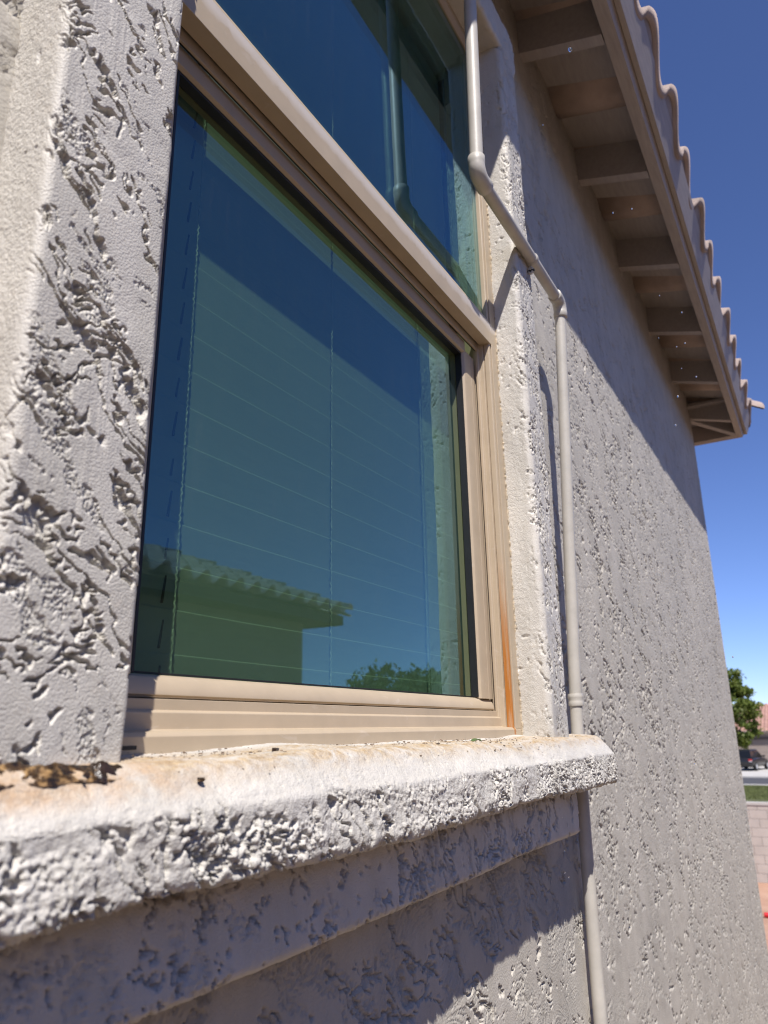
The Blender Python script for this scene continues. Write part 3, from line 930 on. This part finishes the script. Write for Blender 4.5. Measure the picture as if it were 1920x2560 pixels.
# strap on the horizontal run
mb = MB()
mb.tube([pp(1.352 + 0.0025 * i, -0.0712, 0.967) for i in range(6)], [0.0128, 0.0142, 0.0146, 0.0146, 0.0142, 0.0128], 20)
for i in range(13):
    pass
lp = [pp(1.358, -0.0665 + 0.004 * math.sin(a), 0.948 - 0.0065 + 0.0075 * math.cos(a)) for a in [i * 2 * math.pi / 14 for i in range(15)]]
mb.tube(lp, 0.0026, 8, cap=False)
mb.build("strap", M_PIPE, pipe, smooth=True)
MB().tube([pp(1.358, -0.075, 0.9405), pp(1.358, -0.058, 0.9405)], 0.003, 8).build("strap_screw", M_RUB, pipe, smooth=True)

# ================================================================== DEBRIS ON THE SILL
zs = lambda y: H - 0.0122 + 0.068 * y - max(0.0, -0.062 - y) * 0.45
def lump(name, cx, cy, cz, rx, ry, rz_, seed, mat, n=64, m=40, thr=0.0):
    th = np.linspace(0, 2 * math.pi, n + 1); rr = np.linspace(0, 1, m)
    A, R = np.meshgrid(th, rr, indexing='ij')
    x = np.cos(A) * R; y = np.sin(A) * R
    edge = 1 + 0.6 * fbm(np.cos(A) * 2.2 + 7, np.sin(A) * 2.2, seed, 3)
    X = x * rx * edge; Yv = y * ry * edge
    Z = np.sqrt(np.clip(1 - R ** 2, 0, 1)) * rz_ * (0.55 + 0.6 * fbm(X / 0.012 + 3, Yv / 0.008, seed + 1, 3)) + 0.0022 * fbm(X / 0.004, Yv / 0.004, seed + 2, 2) * (1 - R)
    Z = np.maximum(Z, -0.003)
    Z = Z + np.vectorize(zs)(cy + Yv) - zs(cy) - 0.0008
    V = np.stack([X, Yv, Z], -1).reshape(-1, 3)
    o = link(name, np_mesh(name, V, grid_faces(n + 1, m)), mat)
    o.location = (cx, cy, cz)
    return o
def mat_mud():
    m, n, l, p = new_mat("wet_mud")
    v = coords(n, l)
    t = noise(n, l, 130, 6, 0.7, v, 0.3)
    r = ramp(n, [(0.40, (0.012, 0.008, 0.006)), (0.52, (0.07, 0.040, 0.018)), (0.62, (0.30, 0.18, 0.075)), (0.78, (0.50, 0.36, 0.20))])
    l.new(t.outputs[0], r.inputs[0]); l.new(r.outputs[0], p.inputs["Base Color"])
    p.inputs["Roughness"].default_value = 0.22
    b = noise(n, l, 500, 3, 0.6, v)
    add_bump(n, l, p, b.outputs[0], 0.5, 0.001)
    return m
M_MUD = mat_mud()
M_BROWN = mat_simple("wet_bark_bit", (0.030, 0.017, 0.010), 0.25, 0.4, 200, 0.5, 500, 0.001)
M_GREENLEAF = mat_simple("leaf_bit", (0.10, 0.15, 0.05), 0.6, 0.3, 120)
o = lump("mud_clump", 0.272, -0.0705, zs(-0.0705), 0.060, 0.0135, 0.0050, 3, M_MUD)
tag(o, "wet ochre mud clump on the sill at foot of left trim", "debris")
o = lump("mud_clump", 0.330, -0.0705, zs(-0.0705), 0.019, 0.008, 0.0085, 9, M_BROWN, 48, 24)
tag(o, "glossy dark brown crumb at right end of the ochre mud on the sill", "debris")
def chip(name, x, y, l_, w_, h_, rz, mat, label, curl=0.0):
    n = 10; mb = MB()
    for k in range(2):
        for i in range(n + 1):
            t = i / n; ww = w_ * (0.25 + 0.75 * math.sin(math.pi * min(0.95, t + 0.05)) ** 0.6) * (1 + 0.25 * math.sin(9 * t))
            zz = h_ * k + curl * math.sin(math.pi * t)
            mb.v += [(l_ * (t - 0.5), -ww / 2, zz), (l_ * (t - 0.5), ww / 2, zz + curl * 0.3)]
    m_ = 2 * (n + 1)
    for i in range(n):
        a = 2 * i
        mb.f += [(a, a + 2, a + 3, a + 1), (m_ + a, m_ + a + 1, m_ + a + 3, m_ + a + 2), (a, m_ + a, m_ + a + 2, a + 2), (a + 1, a + 3, m_ + a + 3, m_ + a + 1)]
    mb.f += [(0, 1, m_ + 1, m_), (2 * n, m_ + 2 * n, m_ + 2 * n + 1, 2 * n + 1)]
    o = mb.build(name, mat, smooth=True); o.location = (x, y, zs(y) + 0.0002 - (0.0022 if y < -0.08 else 0.0)); o.rotation_euler = (0, 0, rz)
    tag(o, label, "debris")
    return o
chip("bark_chip", 0.545, -0.046, 0.012, 0.004, 0.0022, 0.3, M_BROWN, "dark brown bark chip lying on the sill before the window frame", 0.0006)
chip("dry_leaf", 0.975, -0.052, 0.020, 0.007, 0.0010, -0.2, M_GREENLEAF, "small curled green leaf on the stained sill top", 0.0025)
chip("dry_leaf", 0.41, -0.087, 0.007, 0.005, 0.0018, 0.8, M_MUD, "tan flake near the rounded front edge of the sill", 0.0008)

n = 900
gx = RNG.uniform(0.20, 1.50, n); gy = -0.006 - 0.080 * RNG.beta(1.6, 1.6, n)
gl_ = np.minimum(0.0024, RNG.gamma(1.6, 0.00038, n) + 0.00025); gw = gl_ * RNG.uniform(0.3, 0.8, n); gh = gl_ * RNG.uniform(0.2, 0.5, n); ga = RNG.uniform(0, math.pi, n)
vv = []
for (px_, py_, pz_) in ((-1, -1, 0), (1, -1, 0), (1, 1, 0), (-1, 1, 0), (-0.6, -0.7, 1), (0.7, -0.5, 1), (0.5, 0.6, 1), (-0.7, 0.6, 1)):
    lx_, ly_ = px_ * gl_, py_ * gw
    vv.append(np.stack([gx + lx_ * np.cos(ga) - ly_ * np.sin(ga), gy + lx_ * np.sin(ga) + ly_ * np.cos(ga), -0.0120 + 0.070 * gy - np.maximum(0, -0.062 - gy) * 0.45 + pz_ * gh * 1.6 + 0.0003], 1))
V = np.stack(vv, 1).reshape(-1, 3)
q = np.array([[0, 3, 2, 1], [4, 5, 6, 7], [0, 1, 5, 4], [1, 2, 6, 5], [2, 3, 7, 6], [3, 0, 4, 7]])
F = (np.arange(n)[:, None, None] * 8 + q[None]).reshape(-1, 4)
M_GRIT = mat_simple("grit", (0.13, 0.09, 0.06), 0.8, 0.8, 90)
o = link("grit", np_mesh("grit", V, F, False), M_GRIT); o.location = (0, 0, H)
tag(o, "fine dark grit and dirt specks scattered over the sill top", "grit", kind='stuff')

# ================================================================== WATER DROPS
def cam_point(px, py, dist):
    v = CAM_R @ Vector(((px - 960) / 1855.0, -(py - 1280) / 1855.0, -1.0)); v.normalize()
    return Vector((0, -0.473, H)) + v * dist
dm = bpy.data.meshes.new("water_drop")
bm = bmesh.new(); bmesh.ops.create_uvsphere(bm, u_segments=20, v_segments=12, radius=1.0)
for f in bm.faces: f.smooth = True
for q in bm.verts:
    if q.co.z > 0: q.co.z *= 1.15
bm.to_mesh(dm); bm.free(); dm.materials.append(M_WATER)
drops = [(1425, 124, 5.0), (1358, 312, 1.9), (1533, 532, 2.3), (1580, 522, 2.2), (1649, 739, 1.6), (1679, 745, 1.4), (1705, 781, 2.2), (1647, 845, 1.5), (1692, 867, 1.7),
         (1713, 858, 2.1), (1735, 876, 1.3), (1704, 921, 1.5), (1741, 942, 2.2), (1670, 957, 1.3), (1695, 991, 3.0), (1753, 985, 1.4), (1475, 958, 2.6), (1689, 1063, 2.7), (1686, 1146, 1.3),
         (1832, 1643, 2.2), (1737, 1908, 2.4), (1408, 2044, 1.6), (1413, 2127, 2.2), (1413, 2183, 1.9), (1423, 2194, 2.2)]
drops = [d_ for d_ in drops if d_[2] > 1.45]
for i, (px, py, r) in enumerate(drops):
    near = px < 1430 and py > 2000
    dist = 1.22 if near else 0.95 + 0.02 * (i % 5)
    o = bpy.data.objects.new("water_drop", dm); COL.objects.link(o)
    o.location = cam_point(px, py, dist)
    s_ = 0.78 * r / 1855.0 * dist
    o.scale = (s_, s_, s_ * 1.1)
    if near:
        tag(o, "clear water droplet falling from the sill before the shaded wall", "water drop", "water drops falling under the sill")
    else:
        tag(o, "clear water droplet in mid air before the wall and eave", "water drop", "water drops in mid air under the eave")

# ================================================================== THE PLACE BEYOND
def mat_ground(name, stops, scale, rough=0.95, bump=0.5, bscale=40, bdist=0.02):
    m, n, l, p = new_mat(name)
    v = coords(n, l)
    t = noise(n, l, scale, 8, 0.65, v)
    r = ramp(n, stops); l.new(t.outputs[0], r.inputs[0]); l.new(r.outputs[0], p.inputs["Base Color"])
    p.inputs["Roughness"].default_value = rough
    b = noise(n, l, bscale, 5, 0.7, v)
    add_bump(n, l, p, b.outputs[0], bump, bdist)
    return m
M_DIRT = mat_ground("red_dirt", [(0.3, (0.34, 0.19, 0.125)), (0.55, (0.43, 0.26, 0.175)), (0.75, (0.49, 0.32, 0.225))], 1.2)
M_LAWN = mat_ground("lawn", [(0.3, (0.07, 0.085, 0.025)), (0.7, (0.14, 0.15, 0.05))], 1.5, bump=0.9, bscale=20, bdist=0.1)
M_ROAD = mat_ground("asphalt", [(0.3, (0.055, 0.055, 0.062)), (0.7, (0.075, 0.075, 0.082))], 3)
M_CONC = mat_ground("concrete", [(0.3, (0.42, 0.40, 0.37)), (0.7, (0.52, 0.50, 0.46))], 0.6, bump=0.2)
def sheet(name, x0, x1, y0, y1, z0, z1, mat, nx=2, ny=2):
    mb = MB().box(x0, x1, y0, y1, z0, z1)
    o = mb.build(name, mat)
    tag(o, kind='structure'); return o
sheet("ground", -400, 900, -600, 600, -0.5, 0.0, M_DIRT)
M_BOUNCE_GROUND = mat_ground("bounce_ground_tone", [(0.35, (0.25, 0.18, 0.12)), (0.65, (0.40, 0.285, 0.19))], 30, bump=0.9, bscale=60)
sheet("bounce_ground", -40, 13.5, -5.86, 40, -0.4, 0.004, M_BOUNCE_GROUND)  # ground sheet added between the houses, toned to set the bounce light
sheet("road", 53.3, 61.6, -300, 300, -0.4, 0.004, M_ROAD)
sheet("kerb", 52.75, 53.3, -300, 300, -0.4, 0.12, M_CONC)
sheet("pavement", 61.6, 64.0, -300, 300, -0.4, 0.10, M_CONC)
sheet("driveway", 64.0, 79.0, -6.0, 9.5, -0.4, 0.095, M_CONC)
sheet("lawn", 36.0, 52.75, -300, 300, -0.4, 0.05, M_LAWN)
# grass blades standing on the lawn strip (one mass)
n = 26000
bx = RNG.uniform(43.5, 52.7, n); by = RNG.uniform(1.5, 7.0, n); hb = RNG.uniform(0.04, 0.11, n); an = RNG.uniform(0, math.pi, n); wd = RNG.uniform(0.008, 0.02, n)
lx = RNG.normal(0, 0.03, n); ly = RNG.normal(0, 0.03, n)
a = np.stack([bx - np.cos(an) * wd, by - np.sin(an) * wd, np.full(n, 0.045)], 1)
b = np.stack([bx + np.cos(an) * wd, by + np.sin(an) * wd, np.full(n, 0.045)], 1)
c = np.stack([bx + lx, by + ly, 0.045 + hb], 1)
V = np.stack([a, b, c], 1).reshape(-1, 3); F = np.arange(3 * n).reshape(-1, 3)
o = link("grass", np_mesh("grass", V, F, False), mat_simple("grass_blade", (0.12, 0.14, 0.04), 0.7, 0.35, 3))
tag(o, "short dry green grass on the strip beside the street", "grass", kind='stuff')

# block wall
def mat_block():
    m, n, l, p = new_mat("block_wall")
    tc = n.new("ShaderNodeTexCoord"); mp = n.new("ShaderNodeMapping")
    mp.inputs["Rotation"].default_value = (math.radians(90), 0, math.radians(90))
    l.new(tc.outputs["Object"], mp.inputs["Vector"])
    sx = n.new("ShaderNodeSeparateXYZ"); l.new(tc.outputs["Object"], sx.inputs[0])
    cb = n.new("ShaderNodeCombineXYZ"); l.new(sx.outputs[1], cb.inputs[0]); l.new(sx.outputs[2], cb.inputs[1])
    bt = n.new("ShaderNodeTexBrick")
    l.new(cb.outputs[0], bt.inputs["Vector"])
    bt.inputs["Scale"].default_value = 1.0
    bt.inputs["Brick Width"].default_value = 0.406; bt.inputs["Row Height"].default_value = 0.2032
    bt.inputs["Mortar Size"].default_value = 0.006
    bt.inputs["Color1"].default_value = (0.45, 0.405, 0.36, 1); bt.inputs["Color2"].default_value = (0.49, 0.445, 0.40, 1)
    bt.inputs["Mortar"].default_value = (0.27, 0.235, 0.21, 1)
    t = noise(n, l, 2.5, 6, 0.7, coords(n, l))
    r = ramp(n, [(0.3, (0.85, 0.85, 0.85)), (0.7, (1.08, 1.06, 1.04))]); l.new(t.outputs[0], r.inputs[0])
    mx = n.new("ShaderNodeMix"); mx.data_type = 'RGBA'; mx.blend_type = 'MULTIPLY'; mx.inputs[0].default_value = 1.0
    l.new(bt.outputs[0], mx.inputs[6]); l.new(r.outputs[0], mx.inputs[7])
    l.new(mx.outputs[2], p.inputs["Base Color"]); p.inputs["Roughness"].default_value = 0.9
    ad = n.new("ShaderNodeMath"); ad.operation = 'SUBTRACT'; ad.inputs[0].default_value = 1.0
    l.new(bt.outputs["Fac"], ad.inputs[1])
    b0 = add_bump(n, l, p, ad.outputs[0], 0.8, 0.006)
    bn = noise(n, l, 60, 4, 0.7, coords(n, l)); add_bump(n, l, p, bn.outputs[0], 0.4, 0.004, b0)
    return m
M_BLOCK = mat_block()
bw = MB().box(-0.075, 0.075, -14, 22, -0.2, 1.73).build("block_wall", M_BLOCK)
bw.location = (21.42, 0, 0)
tag(bw, "low grey beige concrete block wall at the far side of the dirt yard", "wall")
MB().box(-0.095, 0.095, -14, 22, 1.73, 1.80).build("wall_cap", M_CONC, bw, bevel=0.008)

# ---- trees --------------------------------------------------------------
def mat_leaf(name, c0, c1):
    m, n, l, p = new_mat(name)
    oi = noise(n, l, 1.6, 4, 0.6, coords(n, l))
    r = ramp(n, [(0.35, c0), (0.65, c1)]); l.new(oi.outputs[0], r.inputs[0]); l.new(r.outputs[0], p.inputs["Base Color"])
    p.inputs["Roughness"].default_value = 0.55
    p.inputs["Transmission Weight"].default_value = 0.0
    tr = n.new("ShaderNodeBsdfTranslucent"); l.new(r.outputs[0], tr.inputs[0])
    mx = n.new("ShaderNodeMixShader"); mx.inputs[0].default_value = 0.4
    l.new(p.outputs[0], mx.inputs[1]); l.new(tr.outputs[0], mx.inputs[2]); l.new(mx.outputs[0], n["Material Output"].inputs[0])
    return m
def tree(name, loc, height, crown_r, crown_z0, label, mat, nclump=70, per=90, leaf=0.12, seed=1, group=None):
    rg = np.random.default_rng(seed)
    root = empty(name, loc); tag(root, label, "tree", group)
    mb = MB()
    mb.tube([(0, 0, -0.1), (0.03, 0.02, height * 0.2), (-0.04, 0.05, height * 0.45), (0, 0, height * 0.8)], [0.16, 0.12, 0.08, 0.02], 10)
    for k in range(9):
        a = k * 2.4; z0 = height * (0.22 + 0.05 * k)
        q = crown_r * (0.75 if k % 2 else 0.55)
        mb.tube([(0, 0, z0), (math.cos(a) * q * .5, math.sin(a) * q * .5, z0 + height * 0.09), (math.cos(a) * q, math.sin(a) * q, z0 + height * 0.15)], [0.06, 0.035, 0.01], 6)
    mb.build("trunk", M_TRUNK, root, smooth=True)
    cz = (height + crown_z0) / 2; hz = (height - crown_z0) / 2
    C = []
    while len(C) < nclump:
        p = rg.uniform(-1, 1, 3)
        rr = np.linalg.norm(p)
        if rr > 1 or rr < 0.35: continue
        wz = 1.0 - 0.35 * max(0, p[2])          # narrower towards the top
        C.append((p[0] * crown_r * wz, p[1] * crown_r * wz, cz + p[2] * hz))
    C = np.array(C)
    n = nclump * per
    c = np.repeat(C, per, 0); sz = np.repeat(rg.uniform(0.22, 0.5, nclump) * crown_r * 0.55, per)
    P = c + rg.normal(0, 0.5, (n, 3)) * sz[:, None] * np.array([1, 1, 0.7])
    d1 = rg.normal(size=(n, 3)); d1 /= np.linalg.norm(d1, axis=1)[:, None]
    d2 = np.cross(d1, rg.normal(size=(n, 3))); d2 /= np.linalg.norm(d2, axis=1)[:, None]
    L = rg.uniform(0.6, 1.3, n)[:, None] * leaf
    V = np.stack([P - d1 * L, P - d2 * L * 0.45, P + d1 * L, P + d2 * L * 0.45], 1).reshape(-1, 3)
    link("crown", np_mesh(name + "_crown", V, np.arange(4 * n).reshape(-1, 4), False), mat, root)
    return root
M_LEAF1 = mat_leaf("leaf_light", (0.10, 0.15, 0.02), (0.19, 0.22, 0.04))
M_LEAF2 = mat_leaf("leaf_dark", (0.05, 0.09, 0.02), (0.10, 0.14, 0.03))
def at(az, r): return (r * math.cos(math.radians(az)), r * math.sin(math.radians(az)) - 0.473, 0)
tree("broadleaf_tree", at(5.75, 73.5), 8.5, 2.15, 1.6, "leafy green tree standing by the driveway before the tiled garage", M_LEAF1, 120, 110, 0.17, 4)
for i, (x, y, hh_, r, lab) in enumerate([(31.5, -17.5, 6.3, 3.2, "bushy green tree beyond the neighbouring house corner, mirrored in the lower pane"),
                                   (37, -18.0, 6.6, 3.2, "rounder green tree mirrored low beside the right stile of the lower pane")]):
    tree("broadleaf_tree", (x, y, 0), hh_, r, 2.0, lab, M_LEAF2, 90, 90, 0.2, 20 + i)

# ---- neighbouring house (seen mirrored in the glass) -----------------------------
nh = empty("neighbour_house", (0, -5.87, 0))
tag(nh, "tan two storey house with tiled hip roof mirrored in the lower window pane", "house")
NWX = 8.78
NZ = H + 1.50
NO = 0.43
MB().box(-14, NWX, -9, 0, -0.2, NZ + 0.02).build("wall", M_NEIGH, nh)
mb = MB()
mb.box(-14, NWX + NO - 0.04, -0.02, NO - 0.04, NZ + 0.021, NZ + 0.06)
mb.box(NWX - 0.05, NWX + NO - 0.04, -9, -0.02, NZ + 0.021, NZ + 0.06)
mb.box(-14, NWX + NO, NO - 0.04, NO, NZ, NZ + 0.14)
mb.box(NWX + NO - 0.04, NWX + NO, -9, NO - 0.04, NZ, NZ + 0.14)
mb.build("fascia_board", mat_simple("neighbour_fascia", (0.13, 0.10, 0.08), 0.7, 0.1), nh)
V1, F1 = tile_roof((NWX + NO + 0.08, NO + 0.08), (-14, NO + 0.08), (0, -1), 0.40, 3.3, NZ + 0.135, True, False, dx=0.025, amp=0.060, thick=0.03, lift_k=2.2)
V2, F2 = tile_roof((NWX + NO + 0.08, -9.5), (NWX + NO + 0.08, NO + 0.08), (-1, 0), 0.40, 3.3, NZ + 0.135, True, True, dx=0.03)
M_TILE_N = mat_simple("neighbour_tile", (0.74, 0.66, 0.57), 0.85, 0.25, 3.0, 0.6, 180, 0.003)
link("roof", np_mesh("neighbour_roof", np.concatenate([V1, V2]), np.concatenate([F1, F2 + len(V1)])), M_TILE_N, nh)

# ---- house across the street ---------------------------------------------------------
fh = empty("far_house", (79, 0, 0))
tag(fh, "low stucco house with pink tiled roof and wide garage door across the street", "house")
MB().box(0, 12, -14, 12, -0.1, 2.98).build("wall", M_FARW, fh)
g = MB()
for k in range(4):
    g.box(-0.03, -0.002, -3.0, 7.4, 0.10 + k * 0.55, 0.10 + k * 0.55 + 0.535)
g.build("garage_door", M_GARAGE, fh, bevel=0.008)
MB().box(-0.10, -0.002, -3.2, 7.6, 2.31, 2.52).build("lintel_shadow", mat_simple("painted_shadow", (0.11, 0.09, 0.085), 0.7, 0.1), fh)  # dark strip painting in the shadow above the garage door
mb = MB()
mb.box(-0.58, 0.0, -14.5, 12.5, 2.86, 2.98)
mb.box(-0.60, -0.56, -14.5, 12.5, 2.86, 3.04)
mb.build("fascia_board", mat_simple("dark_fascia", (0.16, 0.125, 0.11), 0.7, 0.1), fh)
V1, F1 = tile_roof((-0.62, 12.55), (-0.62, -14.5), (1, 0), 0.38, 6.6, 3.03, True, False, amp=0.05, dx=0.05, pitch=0.33, course=0.4)
V2, F2 = tile_roof((12.6, 12.55), (-0.62, 12.55), (0, -1), 0.38, 6.6, 3.03, True, True, amp=0.05, dx=0.06, pitch=0.33, course=0.4)
link("roof", np_mesh("far_roof", np.concatenate([V1, V2]), np.concatenate([F1, F2 + len(V1)])), M_TILE_FAR, fh)

# ---- parked car ---------------------------------------------------------------------
M_CARP = mat_simple("car_paint", (0.018, 0.018, 0.020), 0.22, 0.1)
M_CARG = mat_simple("car_glass", (0.010, 0.011, 0.012), 0.06, 0.1)
M_TYRE = mat_simple("tyre", (0.014, 0.014, 0.014), 0.85, 0.1)
M_RIM = mat_simple("rim", (0.45, 0.45, 0.46), 0.3, 0.1)
M_LAMP = mat_simple("tail_lamp", (0.45, 0.02, 0.015), 0.15, 0.1)
M_LAMPW = mat_simple("clear_lamp", (0.8, 0.8, 0.8), 0.1, 0.05)
car = empty("parked_car", (0, 0, 0))
tag(car, "dark grey hatchback car parked on the driveway with red tail lamp towards us", "car")
# body loft: stations along length (x: rear 0 -> front 4.5), half widths and heights
st = [(0.00, 0.70, 0.42, 0.88), (0.08, 0.84, 0.34, 0.98), (0.5, 0.91, 0.26, 1.02), (1.4, 0.92, 0.24, 1.02), (2.6, 0.92, 0.24, 1.0), (3.3, 0.90, 0.24, 0.96), (4.0, 0.86, 0.26, 0.84), (4.4, 0.76, 0.30, 0.70), (4.52, 0.60, 0.36, 0.58)]
mb = MB(); k = 12
for (x, w_, z0, z1) in st:
    for i in range(k):
        a = 2 * math.pi * (i + 0.5) / k
        ca, sa = math.cos(a), math.sin(a)
        yy = w_ * math.copysign(abs(ca) ** 0.35, ca); zz = (z0 + z1) / 2 + (z1 - z0) / 2 * math.copysign(abs(sa) ** 0.45, sa)
        mb.v.append((x, yy, zz))
for j in range(len(st) - 1):
    for i in range(k):
        i2 = (i + 1) % k
        mb.f.append((j * k + i, j * k + i2, (j + 1) * k + i2, (j + 1) * k + i))
mb.f.append(tuple(range(k))); mb.f.append(tuple((len(st) - 1) * k + i for i in range(k)))
# roof panel
mb.hexa([(0.62, -0.62, 1.50), (2.3, -0.64, 1.53), (2.3, 0.64, 1.53), (0.62, 0.62, 1.50), (0.70, -0.58, 1.575), (2.2, -0.60, 1.60), (2.2, 0.60, 1.60), (0.70, 0.58, 1.575)])
mb.build("body", M_CARP, car, smooth=True, sharp=50)
mb = MB()
mb.hexa([(0.18, -0.80, 0.99), (3.15, -0.80, 0.97), (3.15, 0.80, 0.97), (0.18, 0.80, 0.99), (0.62, -0.60, 1.51), (2.3, -0.62, 1.54), (2.3, 0.62, 1.54), (0.62, 0.60, 1.51)])
mb.build("windows", M_CARG, car, bevel=0.03)
for sy in (-1, 1):
    mb = MB(); mb.hexa([(1.35, sy * 0.715, 0.99), (1.43, sy * 0.715, 0.99), (1.43, sy * 0.80, 0.99), (1.35, sy * 0.80, 0.99), (1.42, sy * 0.60, 1.54), (1.50, sy * 0.60, 1.54), (1.50, sy * 0.64, 1.54), (1.42, sy * 0.64, 1.54)])
    mb.build("pillar", M_CARP, car)
    MB().box(2.72, 2.86, min(sy * 0.86, sy * 1.05), max(sy * 0.86, sy * 1.05), 0.99, 1.13).build("mirror", M_CARP, car, bevel=0.03)
    MB().box(-0.02, 0.16, min(sy * 0.60, sy * 0.86), max(sy * 0.60, sy * 0.86), 0.76, 0.90).build("tail_lamp", M_LAMP, car, bevel=0.03)
    MB().box(-0.03, 0.16, min(sy * 0.66, sy * 0.84), max(sy * 0.66, sy * 0.84), 0.71, 0.755).build("reversing_lamp", M_LAMPW, car, bevel=0.01)
    for wx in (0.85, 3.55):
        t = MB(); t.tube([(wx, sy * 0.70, 0.33), (wx, sy * 0.72, 0.33), (wx, sy * 0.91, 0.33), (wx, sy * 0.93, 0.33)], [0.30, 0.33, 0.33, 0.30], 28)
        tyre = t.build("wheel", M_TYRE, car, smooth=True, sharp=50)
        t = MB(); t.tube([(wx, sy * 0.925, 0.33), (wx, sy * 0.938, 0.33)], [0.20, 0.17], 20)
        t.build("rim", M_RIM, tyre, smooth=True)
ca = at(5.42, 68.6)
car.location = (ca[0], ca[1] + 0.30, 0.10)
car.rotation_euler = (0, 0, math.radians(-13))

# ---- small thing on the dirt ---------------------------------------------------------
g0 = at(5.40, 17.75)
tb = empty("pool_noodle", (g0[0], g0[1] - 0.15, 0.05)); tag(tb, "red tipped navy tube lying on the reddish dirt near the corner", "tube")
MB().tube([(0, 0.10, 0), (0, -0.7, 0)], 0.036, 16).build("shaft", mat_simple("navy_plastic", (0.02, 0.03, 0.075), 0.4, 0.1), tb, smooth=True)
MB().tube([(0, 0.21, 0), (0, 0.20, 0), (0, 0.11, 0), (0, 0.10, 0)], [0.030, 0.046, 0.046, 0.036], 16).build("cap", mat_simple("red_plastic", (0.55, 0.025, 0.03), 0.4, 0.1), tb, smooth=True)
